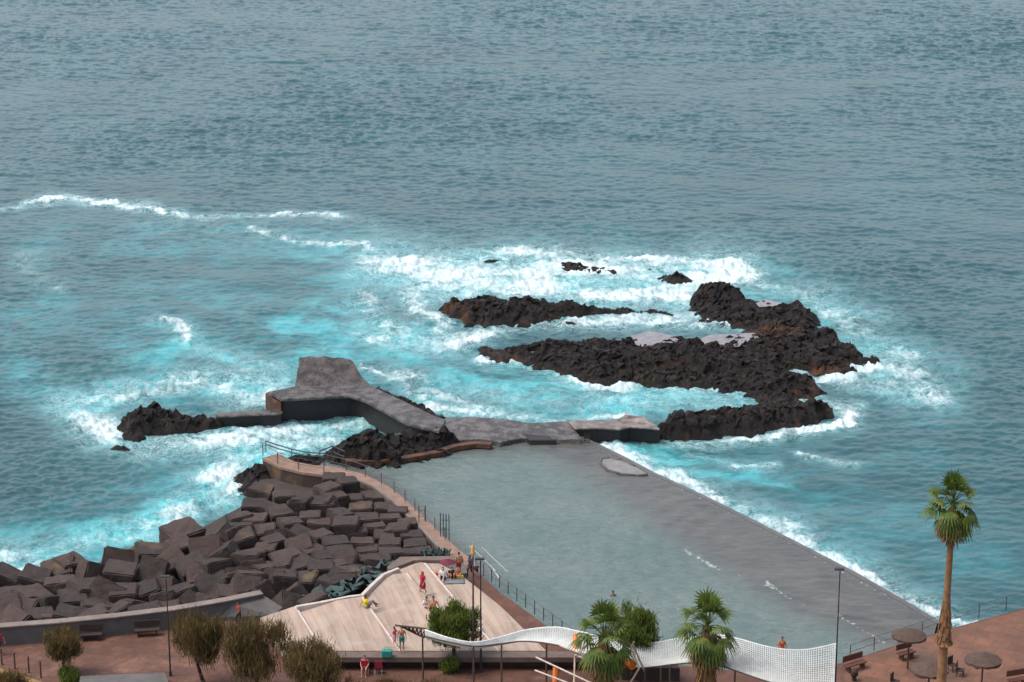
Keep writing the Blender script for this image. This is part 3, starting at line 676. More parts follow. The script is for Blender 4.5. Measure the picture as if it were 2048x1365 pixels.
Pk = [p + Vector((0, 0, .004)) for p in P_[4:]]; Qk = offs(Pk, [.28] * len(Pk)); Pk2 = [Vector((p.x, p.y, ZW + .22)) for p in Pk]; Qk2 = [Vector((p.x, p.y, ZW + .22)) for p in Qk]
child(band(MB(), Pk2, Qk2, ZW - .3).build('kerb', M['capconc']), pw)
lowp = pxpoly([(915,1136),(935,1128),(1000,1185),(1060,1228),(1120,1272),(1180,1318),(1200,1335),(1010,1335),(1000,1270),(950,1180)], 2.35)
lp_o = MB().prism(lowp, -1.5).build('lower_path', M['paving']); structure(lp_o)

# ------------------------------------------------------------------ sun deck
dk = thing('sun_deck', U(850, 1290, ZD), 'pale pink concrete sunbathing deck of sloping slabs above the promenade', 'deck')
def slab(pts, mat='deck', zb=2.0, name='slab'): return child(MB().prism([U(*p) for p in pts], zb).build(name, M[mat]), dk)
slab([(520,1236,3.7),(592,1212,3.9),(648,1302,3.97),(575,1302,3.97)])
slab([(594,1213,3.75),(726,1193,4.35),(802,1302,3.97),(650,1302,3.97)])
slab([(727,1196,3.9),(770,1150,3.95),(815,1146,4.35),(836,1172,4.35),(897,1250,4.35),(940,1302,3.97),(804,1302,3.97)])
slab([(772,1149,3.95),(830,1124,3.95),(852,1126,4.2),(1000,1302,3.97),(941.5,1302,3.97),(898,1249,3.95),(816,1146,3.95)])
slab([(853,1126,4.02),(876,1126,4.0),(920,1149,4.0),(960,1180,3.98),(1000,1212,3.98),(1080,1290,3.98),(1092,1302,3.97),(1001.5,1302,3.97)])
# bright upstands along the seaward edge and ridges
mE = MB()
for pl, z in (([(594,1214),(640,1206),(700,1194),(727,1191)], 4.18), ([(727,1191),(745,1172),(770,1149),(800,1137)], 4.3)):
    A_, B_ = strip(pl, z, .28, 0, -1); band(mE, A_, B_, 3.0)
for pl in ([(593,1212,3.93),(648.5,1301,4.0)], [(726.5,1193,4.38),(802.5,1301,4.0)], [(815.5,1146,4.38),(836,1172,4.3),(897,1250,4.15),(940,1301,4.0)], [(852,1126,4.23),(1000,1301,4.0)]):
    A_ = [U(*q) for q in pl]; B_ = offs(A_, [-.16] * len(A_)); band(mE, A_, B_, 3.6)
child(mE.build('upstand', M['deckedge'], bevel=.03), dk)
# grey platform with steps behind the deck
slab([(880,1124,4.01),(925,1122,4.01),(935,1146,4.01),(921,1149,4.01)], 'greyconc', 2.0, 'rear_platform')
slab([(800,1114,4.25),(925,1112,4.25),(927,1119,4.25),(878,1121,4.25),(828,1121,4.25),(780,1139,4.25),(774,1134,4.25)], 'steps', 1.0, 'back_wall')
slab([(600,1304,3.55),(1400,1325,3.2),(1404,1337,3.2),(600,1314,3.55)], 'steps', 3.3, 'lower_step') if False else None
fw = thing('front_wall', U(900, 1320, ZG), 'long dark retaining wall with brown step in front of sun deck', 'wall')
child(MB().prism([U(575,1303,3.98), U(1180,1303,3.98), U(1190,1315,3.98), U(575,1315,3.98)], 3.6).build('step', M['steps'], bevel=.03), fw)
child(MB().prism([U(575,1304,3.6), U(1180,1304,3.6), U(1190,1313,3.7), U(575,1313,3.7)], 2.9).build('wall_face', M['darkwall']), fw)
tag(MB().prism([U(1190,1325,3.9), U(1355,1329,3.9), U(1360,1337,3.9), U(1190,1335,3.9)], 2.9).build('low_dark_wall', M['darkwall'], bevel=.03), 'short dark wall beneath the right half of the net canopy', 'wall')

# ------------------------------------------------------------------ left seawall
sw = thing('sea_wall', U(200, 1260, ZG), 'grey concrete sea wall with pale coping behind two benches', 'wall')
wl = [(-600,1292),(-60,1256),(0,1250),(120,1241),(230,1230),(345,1216),(440,1200),(520,1184)]
P_ = [U(a, b, 4.3) for a, b in wl]; Q_ = offs(P_, [-.55] * len(P_))
child(band(MB(), P_, Q_, 1.0).build('wall', M['greyconc']), sw)
Pc = [p + Vector((0, 0, .12)) for p in P_]; Qc = offs(Pc, [-.66] * len(Pc)); Pc = offs(Pc, [.06] * len(Pc))
child(band(MB(), Pc, Qc, 4.3).build('coping', M['capconc'], bevel=.03), sw)
child(MB().prism([U(440,1203,4.2), U(525,1189,4.2), U(565,1215,4.0), U(545,1232,3.4), U(400,1236,3.2)], 2.5).build('ramp', M['greyconc'], bevel=.03), sw)

# ------------------------------------------------------------------ breakwater blocks
def blockmesh(seed):
    r = random.Random(seed); bm = bmesh.new(); bmesh.ops.create_cube(bm, size=1.0)
    for v in bm.verts: v.co += Vector([r.uniform(-.055, .055) for _ in range(3)])
    bmesh.ops.bevel(bm, geom=bm.edges[:], offset=.05, segments=2, affect='EDGES')
    bmesh.ops.subdivide_edges(bm, edges=[e for e in bm.edges if e.calc_length() > .5], cuts=3, use_grid_fill=True)
    for v in bm.verts: v.co += v.co.normalized() * r.uniform(-.03, .015)
    me = bpy.data.meshes.new('concrete_block'); bm.to_mesh(me); bm.free(); me.materials.append(M['block']); return me
BM = [blockmesh(i) for i in range(6)]
def zc(x, y, f=4.402, ox=440, oy=860): return (ox + x / f, oy + y / f)
B1 = [(350,500,-8,1.2),(560,560,10,1),(1000,400,5,1.1),(1120,440,20,1),(960,490,40,1.05),(1010,560,30,1.1),(690,620,15,1.1),(910,625,-5,1.15),(1160,590,8,1),(1330,560,12,1),(1240,665,4,1),(1440,665,6,1),(300,640,5,1.15),(430,665,-12,1),
 (1060,725,35,1.05),(790,745,2,1),(1290,760,12,1),(1500,755,4,.95),(180,740,20,1.1),(870,800,3,1.1),(1110,800,4,1.1),(620,800,25,1.05),(1360,840,6,1.05),(1570,850,-14,1.1),(180,835,12,1.1),(400,860,4,1.1),(700,880,-20,1.1),(1200,885,8,1),(890,905,35,1),(1450,905,6,1.05),(210,925,-4,1.1),(480,945,28,1.1),(1020,965,12,1.05),(1250,970,3,1.1),(700,985,18,1.05),(1500,975,-2,1),(1690,910,4,1.05),(1720,985,6,1.05),(400,1015,-2,1.0),(815,1040,38,1.1),(1060,1045,20,1.05),(1300,1050,8,1.1),(1500,1060,10,1.05),(590,1085,26,1.1),(920,1100,14,1),(200,1125,-25,1.15),(1180,1135,32,1),(1010,1170,18,1),(700,1170,30,1.1),(400,1185,36,1.1),(1120,1220,10,1),(170,1235,20,1.1),(860,1215,12,1.05),(560,1255,8,1.05),(1320,1120,5,1),(1420,1130,8,1),(60,890,-20,1.15),(40,1010,15,1),(90,1100,40,1.1),(1640,1060,5,.9),(1790,1050,8,.9),(520,700,30,1.05),(560,1170,-10,1),(330,760,-15,1.1),(300,1075,20,1),(1560,700,5,.9),(1660,800,5,.9)]
B2 = [(60,490,5,1.25),(270,470,-8,1.2),(480,410,-5,1.25),(560,360,40,1.1),(740,420,20,1.15),(945,290,8,1.3),(960,440,-6,1.1),(1130,280,40,.7),(1220,280,18,1.2),(1450,120,42,1.3),(1440,240,30,1.1),(1370,330,20,1.1),(1220,400,-8,1.2),(1640,230,12,1.1),(1760,150,-20,1.2),(1950,170,10,1.1),(1800,290,-10,1.1),(1700,390,40,1.25),(1560,380,25,1.15),(1900,440,15,1.1),(700,560,35,1.3),(480,540,12,1.2),(250,620,38,1.3),(580,660,15,1.1),(850,580,-12,1.2),(990,600,4,1.1),(1170,590,8,1.3),(760,720,8,1.3),(420,680,40,1.2),(560,780,4,1.2),(320,800,15,1.1),(950,760,30,1.25),(1180,780,20,1.2),(1310,640,10,1.1),(1440,600,35,1.1),(1500,700,12,1.2),(1660,560,-8,1.2),(1680,690,30,1.2),(1830,620,15,1.1),(1950,560,20,1.2),(110,830,38,1.3),(30,640,5,1.3),(60,730,20,1.1),(170,740,-15,1.1),(760,810,25,1.1),(1960,320,0,1.1),(1990,480,22,1),(1300,530,-15,1.1),(1080,700,35,1),(430,830,10,1.1),(1600,470,20,1.1),(1340,760,8,1.1)]
items = []
for x, y, yaw, s in B1: px, py = zc(x, y); items.append((px, py, yaw, s, 0))
for x, y, yaw, s in B2: items.append((x / 4, 1025 + y / 4, yaw, s, 1))
for k in range(14): items.append((-40 - 45 * (k % 7), 1160 + 50 * (k // 7) + 6 * (k % 3), 20 * k % 60, 1.2, 1))
# blocks that carry on behind / between the traced ones
rb = random.Random(4)
for (px, py) in [(600,1000),(655,1002),(560,1060),(615,1150),(655,1160),(590,1175),(520,1170),(575,1195),(630,1195),(480,1180),(505,1120),(450,1180),(680,1150),(550,1140),(500,1150),(440,1150),(400,1170),(720,1135),(745,1120),(690,1110),(610,1120),(640,1130)]:
    items.append((px, py, rb.uniform(-30, 40), 1.05, 2))
items = [it for it in items]
ORD = ['first','second','third','fourth','fifth','sixth','seventh','eighth','ninth','tenth','eleventh','twelfth','thirteenth','fourteenth','fifteenth','sixteenth','seventeenth','eighteenth','nineteenth','twentieth']
items.sort(key=lambda i: i[1])
rows = {}
for it in items:
    rows.setdefault(int((it[1] - 960) // 22), []).append(it)
bi = 0
rk = sorted(rows)
for ri, key in enumerate(rk):
    row = sorted(rows[key], key=lambda i: i[0])
    for ci, (px, py, yaw, s, zn) in enumerate(row):
        r = random.Random(int(px * 7 + py * 13))
        sz = (1.6 if zn == 0 else 1.8 if zn == 1 else 1.6) * s
        seaward = min(1.0, max(0.0, (py - (1150 - px * .42)) / 90.0))
        zt = 2.0 + 1.1 * seaward + r.uniform(-.15, .2)
        if zn == 1: zt = 2.3 + .85 * seaward + r.uniform(-.3, .4)
        if px > 700 : zt = 2.5 + r.uniform(-.12, .15)
        c = U(px, py, zt)
        tl = 2.5 if (zn == 0 and px > 600) else 8 if zn == 0 else 17
        me = BM[bi % 6]; o = bpy.data.objects.new('concrete_block', me); COL.objects.link(o)
        o.scale = (sz * r.uniform(.95, 1.18), sz * r.uniform(.95, 1.1), sz * r.uniform(.85, 1.0))
        tx, ty = r.gauss(0, tl), r.gauss(0, tl)
        if zn == 1 and r.random() < .25: tx += r.choice([-30, 30, 38])
        o.rotation_euler = (R(tx), R(ty), R(yaw + r.uniform(-4, 4)))
        o.location = (c.x, c.y, zt - sz * .46)
        tilt = 'tilted' if abs(tx) + abs(ty) > 16 else 'slightly tilted' if abs(tx) + abs(ty) > 6 else 'level'
        big = 'large' if s >= 1.2 else 'medium' if s >= 1.05 else 'small'
        tag(o, f'{big} {tilt} breakwater block, {ORD[min(ci,19)]} from left in {ORD[min(ri,19)]} row from sea', 'concrete block', 'concrete blocks of the breakwater')
        bi += 1
# green net remains over the blocks by the deck
def crumple(pts, z, wdt, seed, name, mat, label, cat):
    m = MB(); P = [U(a, b, z) for a, b in pts]; n = 40; vs = []
    for i in range(n + 1):
        t_ = i / n * (len(P) - 1); k = min(int(t_), len(P) - 2); p = P[k].lerp(P[k + 1], t_ - k); d = (P[k + 1] - P[k]).normalized(); q = Vector((-d.y, d.x, 0))
        for j in range(9):
            s_ = j / 8 - .5; nz = float(pn(i * .35 + seed, j * .5, 2.0)) ; nx = float(pn(i * .4, j * .4 + seed, 5.0))
            vs.append(p + q * (s_ * wdt + nx * .35) + Vector((0, 0, nz * .55 - .35)))
    fs = [(i * 9 + j, (i + 1) * 9 + j, (i + 1) * 9 + j + 1, i * 9 + j + 1) for i in range(n) for j in range(8) if pn(i * .5 + seed, j * .7, 8.) > -.05]
    o = m.add(vs, fs).build(name, mat, smooth=True); md = o.modifiers.new('thick', 'SOLIDIFY'); md.thickness = .03
    return tag(o, label, cat)
crumple([(620,1195),(680,1165),(740,1140),(795,1110)], 3.2, 2.2, 3, 'safety_net', M['green_net'], 'torn teal safety net crumpled between the blocks and sun deck', 'net')
crumple([(840,1098),(870,1095),(900,1096)], 2.9, 1.0, 9, 'safety_net', M['green_net'], 'small crumpled teal strip standing in for railing on last blocks', 'net')  # crumpled teal sheet added where a railing stands

# ------------------------------------------------------------------ railings
def railing(pts, z, label, h=1.0, step=1.6, rails=(.5, 1.0), mat='rail', name='railing', rp=.035, group=None, rr=.018):
    P = [U(a, b, z) if not isinstance(a, Vector) else a for a, b in pts]
    t = thing(name, P[0], label, 'railing', group)
    seg = [(a, b) for a, b in zip(P, P[1:])]; L = sum((b - a).length for a, b in seg); n = max(2, int(L / step))
    def at(s):
        for a, b in seg:
            l = (b - a).length
            if s <= l + 1e-6: return a.lerp(b, s / l)
            s -= l
        return P[-1]
    me = MB().tube((0, 0, 0), (0, 0, h), rp, rp, 8).build('post', M[mat], t)
    first = me
    for i in range(n + 1):
        o = first if i == 0 else first.copy()
        if i: COL.objects.link(o)
        o.parent = t; o.location = at(L * i / n) - P[0]
    for k in rails:
        m = MB(); q = [at(L * i / (n * 2)) - P[0] + Vector((0, 0, h * k)) for i in range(2 * n + 1)]; m.path(q, rr, 6); m.build('rail', M[mat], t)
    return t
railing([(650,932),(700,944),(752,962),(798,992),(845,1036),(890,1080)], ZW, 'thin steel railing along the upper pool path beside the blocks', step=2.0)
railing([(952,1140),(1000,1178),(1060,1222),(1120,1266),(1160,1297)], 2.35, 'steel railing along the lower path between deck and pool', step=1.3)
railing([(526,912),(560,930),(605,942),(648,948)], ZW, 'steel railing on the landward side of the walkway tip', step=1.8, mat='rust')
railing([(532,905),(570,918),(612,928),(650,930)], ZW + .1, 'dark double handrail sloping along the seaward walkway tip', step=2.5, mat='steel', rr=.05, rails=(.7, 1.0))
railing([(640,926),(665,915),(690,926)], ZW, 'short dark handrail around the steps into the pool', step=1.2, mat='steel', rr=.05)
railing([(1700,1318),(1740,1304),(1790,1288),(1840,1272),(1890,1255)], ZG, 'light railing on the right terrace edge above the pool', step=2.2)
railing([(1900,1252),(1960,1236),(2040,1212),(2120,1190)], ZG, 'light railing at the right edge overlooking open sea', step=2.2)
def gate(px, py, z, label, n=3, h=1.9, dx=.22):
    p = U(px, py, z); t = thing('pool_ladder', p, label, 'ladder', rz=0)
    for i in range(n): MB().tube((i * dx, i * -.05, -.9), (i * dx, i * -.05, h), .035).build('upright', M['steel'], t)
    for k in (.3, .7): MB().tube((0, 0, h * k), ((n - 1) * dx, -.1, h * k), .02).build('rung', M['steel'], t)
gate(881, 1073, ZW, 'tall steel ladder rails rising from the pool path', 4, 1.9)
gate(838, 1043, ZW, 'two steel handrail uprights at the upper path edge', 2, 1.3, .5)
gate(1169, 886, .85, 'small steel ladder at the far right pool corner', 3, .8, .2)
# diagonal metal stair rails into pool by the standing man
st = thing('pool_stairs', U(940, 1120, 2.2), 'white metal stair handrails descending into the pool', 'handrail')
M['whitemetal'] = solid('white_metal', (.55, .55, .55), (.42, .42, .42), 4, .5, 0)
for k in (0, .9):
    m = MB(); b0 = Vector((k, -.3 * k, 0)); m.path([b0 + Vector((0, 0, 0)), b0 + Vector((0, 0, 1.1)), b0 + Vector((1.9, -1.6, -.2)), b0 + Vector((1.9, -1.6, -1.3))], .03); m.build('handrail', M['whitemetal'], st)
st2 = thing('pool_handrail', U(986, 1150, 1.6), 'white handrail standing in shallow water beside the lower path', 'handrail')
m = MB(); m.path([Vector((-.2, .6, -.6)), Vector((-.2, .6, .5)), Vector((.5, -1.2, .2)), Vector((.5, -1.2, -.8))], .035); m.build('bar', M['whitemetal'], st2)

# ------------------------------------------------------------------ foliage
def leafcloud(centers, n, spread, ll, lw, seed, up=.6, bias=None):
    r = np.random.RandomState(seed); c = np.array(centers)[r.randint(0, len(centers), n)]
    p = c + r.normal(size=(n, 3)) * spread
    d = r.normal(size=(n, 3)); d[:, 2] = np.abs(d[:, 2]) * 1.0 + up * 2; d /= np.linalg.norm(d, axis=1)[:, None]
    q = np.cross(d, r.normal(size=(n, 3))); q /= np.linalg.norm(q, axis=1)[:, None] + 1e-9
    L = ll * r.uniform(.6, 1.3, (n, 1)); W = lw * r.uniform(.7, 1.3, (n, 1))
    V = np.stack([p - q * W, p + q * W, p + d * L + q * W * .35, p + d * L - q * W * .35], 1).reshape(-1, 3)
    F = np.arange(n * 4).reshape(n, 4); return V, F
def crown_centers(rx, ry, rz, cz, n, seed, hollow=.35):
    r = random.Random(seed); out = []
    while len(out) < n:
        v = Vector((r.uniform(-1, 1), r.uniform(-1, 1), r.uniform(-1, 1)))
        if v.length > 1 or v.length < hollow: continue
        k = .72 + .42 * r.random()
        out.append((v.x * rx * k, v.y * ry * k, cz + v.z * rz * k))
    return out
def tree(px, py, z, H, cr, crz, mat, label, seed, name='tree', n=7000, ll=.3, lw=.03, lean=.3, up=.7, ncl=70, spread=.2, trunk_r=.11, group=None):
    p = U(px, py, z); t = thing(name, p, label, 'tree', group); r = random.Random(seed)
    cz = H - crz; m = MB(); q = [Vector((0, 0, -.1))]; k = 7
    for i in range(1, k + 1): q.append(Vector((lean * math.sin(i / k * 2.4) + r.uniform(-.04, .04), r.uniform(-.06, .06), (cz) * i / k)))
    for i in range(k): m.tube(q[i], q[i + 1], trunk_r * (1.25 - .1 * i), trunk_r * (1.15 - .1 * i), 8)
    cs = crown_centers(cr, cr, crz, cz, ncl, seed)
    for c in cs[::3]:
        mid = q[-1].lerp(Vector(c), .5) + Vector((0, 0, -.15)); b0 = q[r.choice([4, 5, 6, 7])]
        m.tube(b0, mid, trunk_r * .4, trunk_r * .25, 5); m.tube(mid, Vector(c), trunk_r * .25, .012, 5)
    m.build('trunk', M['bark'], t, smooth=True)
    cs = [(a + q[-1].x, b, c) for a, b, c in cs]
    V, F = leafcloud(cs, n, spread, ll, lw, seed, up)
    o = np_mesh('crown', V, F, M[mat]); o.parent = t; return t
G1 = 'tamarisk trees along the promenade'
tree(133, 1352, ZG, 2.9, 1.3, .78, 'olive', 'small round olive tamarisk tree in front of the sea wall', 31, 'tamarisk_tree', 6500, .36, .024, lean=-.15, up=1.1, group=G1, ncl=30)
tree(412, 1372, ZG, 4.9, 1.6, 1.6, 'olive', 'olive brown tamarisk tree just right of the left lamp post', 32, 'tamarisk_tree', 7500, .5, .024, lean=-.55, up=1.1, spread=.34, ncl=30, group=G1)
tree(508, 1392, ZG, 5.1, 1.95, 1.85, 'olive', 'large bushy tamarisk tree between the two other promenade tamarisks', 33, 'tamarisk_tree', 7500, .5, .024, up=1.1, spread=.34, ncl=32, group=G1)
tree(625, 1418, ZG, 4.2, 1.7, 1.3, 'olive', 'thin topped tamarisk at the bottom edge below the sun deck', 34, 'tamarisk_tree', 8000, .42, .026, lean=.1, spread=.3, group=G1)
tree(902, 1338, ZG, 4.3, 1.5, 1.2, 'green', 'dense green tree standing before the pale deck under canopy', 35, 'green_tree', 15000, .3, .032, lean=.25, trunk_r=.13)
tree(1262, 1372, ZG, 5.2, 1.75, 1.6, 'green', 'rounded green bush tree behind the middle palm and net', 36, 'green_tree', 14000, .32, .03, lean=.1)
def shrub(px, py, z, rr, h, mat, label, seed, n=2500, ll=.22, lw=.025, cat='shrub', name='shrub', up=.6, group=None):
    t = thing(name, U(px, py, z), label, cat, group)
    m = MB(); r = random.Random(seed)
    for i in range(9): m.tube((0, 0, 0), (r.uniform(-rr, rr) * .6, r.uniform(-rr, rr) * .6, h * .7), .025, .01, 5)
    m.build('stem', M['bark'], t)
    V, F = leafcloud(crown_centers(rr, rr, h * .45, h * .5, 24, seed, .2), n, .12 + rr * .08, ll, lw, seed, up); o = np_mesh('foliage', V, F, M[mat]); o.parent = t
shrub(901, 1344, ZG, .5, .9, 'green', 'small round green shrub at the foot of the deck tree', 41)
shrub(138, 1366, ZG, .6, .9, 'green', 'dark green shrub at the foot of the smallest tamarisk', 42)
GD = 'dry ornamental grasses along the bottom edge'
for i, (px, py, lab) in enumerate([(700,1420,'dry brown grass clump right of the thin tamarisk'),(765,1418,'dry brown grass clump directly below the seated woman'),(812,1420,'dry brown grass clump left of the truss post'),(862,1416,'dry brown grass clump right of the truss post'),(20,1400,'low olive hedge in the bottom left corner')]):
    shrub(px, py, ZG, .95, 1.6, 'dry' if i < 4 else 'olive', lab, 50 + i, 3800, .5, .022, 'grass clump', 'grass_clump', .9, GD)

def palm(px, py, z, H, cr, label, seed, skirts=(), nfr=34, trunk=(.30, .17), lean=(0, 0), dead=26, deadl=1.0, tpx=None, tall=False):
    base = U(px, py, z); t = thing('palm_tree', base, label, 'palm'); r = random.Random(seed)
    top = Vector((lean[0], lean[1], H)); m = MB(); k = 26
    def tp(s): return Vector((lean[0] * s ** 1.5, lean[1] * s ** 1.5, H * s))
    for i in range(k):
        ra = trunk[0] + (trunk[1] - trunk[0]) * (i / k) ** .5; m.tube(tp(i / k), tp((i + 1) / k), ra, trunk[0] + (trunk[1] - trunk[0]) * ((i + 1) / k) ** .5, 12, False)
    m.build('trunk', M['palmbark'] if tall else M['bark'], t, smooth=True)
    def frond(m, org, az, el, pl, fl, droop, nb=12, wdt=.075):
        d = Vector((math.cos(az) * math.cos(el), math.sin(az) * math.cos(el), math.sin(el)))
        mid = org + d * pl * .6; end = org + d * pl + Vector((0, 0, -droop * .18)); m.tube(org, mid, .03, .024, 5); m.tube(mid, end, .024, .018, 5)
        ax = (end - mid).normalized(); side = ax.cross(Vector((0, 0, 1))).normalized(); up = side.cross(ax)
        for b in range(nb):
            a = (b / (nb - 1) - .5) * R(165); L = fl * (.72 + .28 * math.cos(a)) * r.uniform(.85, 1.1)
            bd = (ax * math.cos(a) + side * math.sin(a) + up * .15 * math.cos(a * 2)).normalized()
            tang = (-ax * math.sin(a) + side * math.cos(a)) * wdt
            p1 = end + bd * L * .55; p2 = end + bd * L + Vector((0, 0, -droop * L * .5))
            p1.z -= droop * L * .1
            m.add([end - tang * .2, end + tang * .2, p1 + tang, p1 - tang], [(0, 1, 2, 3)]); m.add([p1 - tang, p1 + tang, p2 + tang * .15, p2 - tang * .15], [(0, 1, 2, 3)])
    g = MB()
    spec = [(84, .6), (78, .66), (74, .62), (70, .66), (80, .55), (66, .6), (76, .7)] + [(52, .5), (48, .5), (40, .62), (30, .66), (36, .6), (24, .66), (44, .6), (28, .64)] + [(2, .6), (-8, .62), (-2, .64), (-14, .6), (6, .6), (-20, .58), (-12, .62)] + [(-38, .52), (-44, .5), (-36, .54), (-50, .5), (-42, .5), (-58, .55), (-64, .5), (-55, .6), (-62, .55), (-30, .5), (-48, .55), (-70, .5), (-15, .55), (-25, .6), (-34, .55), (-52, .6), (12, .5), (-60, .62)]
    for i, (e_, pl_) in enumerate(spec):
        az = i * 2.39996 + r.uniform(-.3, .3); frond(g, top + Vector((0, 0, .1)), az, R(e_ + r.uniform(-5, 5)), cr * pl_ * r.uniform(.9, 1.08), cr * (.46 + .08 * r.random()), .3 + (.5 if e_ < 50 else 0) + (.3 if e_ < 0 else 0))
    g.build('crown', M['palm'], t)
    dmb = MB()
    for i in range(dead):
        az = i * 2.39996; frond(dmb, top + Vector((0, 0, -.1 - .5 * (i / dead) * deadl)), az, R(-38 - 42 * i / dead), cr * .42 * r.uniform(.8, 1.1), cr * .5, .9, 11)
    dmb.build('dead_fronds', M['deadfrond'], t)
    for s0, s1, rr in skirts:
        sk = MB()
        for i in range(480):
            az = r.uniform(0, 6.283); s_ = r.random(); zt = H * (s0 + (s1 - s0) * (s_ ** .7)); fr = (zt / H - s0) / (s1 - s0)
            rad = trunk[1] * .9 + .02; ro = rr * (1 - .55 * fr) * r.uniform(.8, 1.1); L = (H * (s1 - s0)) * r.uniform(.25, .4)
            a = tp(zt / H) + Vector((math.cos(az) * rad, math.sin(az) * rad, 0)); z2 = max(zt - L, H * s0 - .15)
            b = tp(z2 / H) + Vector((math.cos(az + .1) * ro, math.sin(az + .1) * ro, 0)); sd_ = Vector((-math.sin(az), math.cos(az), 0)) * .06
            sk.quad(a - sd_ * .5, a + sd_ * .5, b + sd_, b - sd_)
        sk.build('leaf_skirt', M['deadfrond'], t)
    return t
palm(1878, 1440, ZG, 14.5, 1.9, 'tall slender palm with shaggy brown collar on the right terrace', 61, skirts=[(.37, .60, .62)], trunk=(.42, .17), lean=(.12, 0), tall=True)
palm(1410, 1440, ZG, 6.3, 2.15, 'stout palm with brown hanging skirt before the right canopy', 62, skirts=[(.38, .98, .85)], trunk=(.34, .3), dead=34)
palm(1205, 1440, ZG, 5.6, 2.2, 'shorter palm partly hidden behind orange sleeved poles', 63, skirts=[(.45, .98, .8)], trunk=(.34, .3), dead=34)

# ------------------------------------------------------------------ lamp posts
def lamp(px, py, z, H, label, head, mat='steel', r0=.07):
    t = thing('lamp_post', U(px, py, z), label, 'lamp post', 'lamp posts of the promenade')
    MB().tube((0, 0, 0), (0, 0, H * .5), r0, r0 * .8).build('lower_pole', M[mat], t); MB().tube((0, 0, H * .5), (0, 0, H), r0 * .7, r0 * .55).build('pole', M[mat], t)
    MB().tube((0, 0, 0), (0, 0, .35), r0 * 1.7, r0 * 1.5).build('base', M[mat], t)
    if head == 'flat':
        MB().box((-.05, 0, H + .03), (.62, .3, .1)).build('lamp_head', M['steel'], t, bevel=.03); MB().box((-.05, 0, H - .035), (.45, .22, .03)).build('lens', M['whitemetal'], t)
    else:
        m = MB()
        for a, b, r1, r2 in ((0, .2, .08, .14), (.2, .6, .14, .10), (.6, .8, .10, .04), (.8, 1.0, .03, .02)): m.tube((0, 0, H + a), (0, 0, H + b), r1, r2, 10)
        m.build('lantern', M['lantern'], t, smooth=False)
M['lantern'] = solid('ochre_lantern', (.62, .36, .12), (.5, .28, .09), 4, .5, 0)
lamp(947, 1347, ZG, 8.3, 'brown lamp post with ochre lantern rising beside deck tree', 'lantern', 'rust', .09)
lamp(962, 1345, ZG, 8.0, 'thin dark lamp post with flat head next to ochre lantern', 'flat')
lamp(341, 1352, ZG, 7.0, 'thin dark lamp post left of the tamarisk trees', 'flat', r0=.06)
lamp(1669, 1400, ZG, 9.0, 'tall thin dark lamp post at the right end of canopy', 'flat', r0=.06)

# ------------------------------------------------------------------ net canopy
cn = thing('net_canopy', U(1200, 1400, ZG), 'long wavy white net canopy on rusty posts over the promenade', 'canopy')
TOPE = [(850,1260),(900,1277),(950,1285),(1000,1275),(1050,1261),(1110,1255),(1160,1264),(1215,1277),(1262,1287),(1310,1286),(1350,1279),(1400,1273),(1440,1271),(1480,1279),(1530,1293),(1575,1300),(1620,1299),(1672,1288)]
BOTE = [(850,1273),(900,1285),(950,1293),(1000,1288),(1050,1283),(1110,1290),(1160,1306),(1215,1322),(1272,1336),(1310,1334),(1350,1329),(1400,1326),(1440,1332),(1480,1345),(1530,1362),(1575,1374),(1620,1380),(1668,1382)]
ZC = 6.7
def crom(L, t):
    n = len(L) - 1; f = t * n; i = min(int(f), n - 1); u = f - i; g = lambda k: L[max(0, min(n, k))]
    return tuple(.5 * (2 * g(i)[c] + (g(i + 1)[c] - g(i - 1)[c]) * u + (2 * g(i - 1)[c] - 5 * g(i)[c] + 4 * g(i + 1)[c] - g(i + 2)[c]) * u * u + (3 * g(i) [c] - g(i - 1)[c] - 3 * g(i + 1)[c] + g(i + 2)[c]) * u ** 3) for c in (0, 1))
def zwave(px): return ZC + .28 * math.sin((px - 850) / 330 * 2 * math.pi + 2.2)
nu, nv = 200, 22; vs = []
for i in range(nu + 1):
    a = crom(TOPE, i / nu); b = crom(BOTE, i / nu); pa = U(*a, zwave(a[0])); pb = U(*b, zwave(b[0]) - .1)
    for j in range(nv + 1):
        p = pa.lerp(pb, j / nv); vs.append(p - Vector((0, 0, .25 * math.sin(math.pi * j / nv))))
fs = [(i * (nv + 1) + j, (i + 1) * (nv + 1) + j, (i + 1) * (nv + 1) + j + 1, i * (nv + 1) + j + 1) for i in range(nu) for j in range(nv)]
netm = MB().add(vs, fs).build('net', M['net']); md = netm.modifiers.new('w', 'WIREFRAME'); md.thickness = .085; md.use_replace = True; md.use_even_offset = False
child(netm, cn)
for L_, zz in ((TOPE, 0), (BOTE, -.1)):
    m = MB(); q = []
    for i in range(90): a = crom(L_, i / 89); q.append(U(*a, zwave(a[0]) + zz))
    child(m.path(q, .05, 6).build('edge_cable', M['net'] if zz == 0 else M['rust']), cn)
for px, pt in ((845,1271),(947,1291),(1003,1287),(1093,1287),(1322,1332),(1340,1330),(1664,1378),(1470,1342),(1290,1334)):
    tp_ = U(px, pt, ZC); child(MB().tube((tp_.x, tp_.y, ZG - .05), (tp_.x, tp_.y, ZC + (.15 if px == 845 else -.05)), .065, .055).build('post', M['rust']), cn)
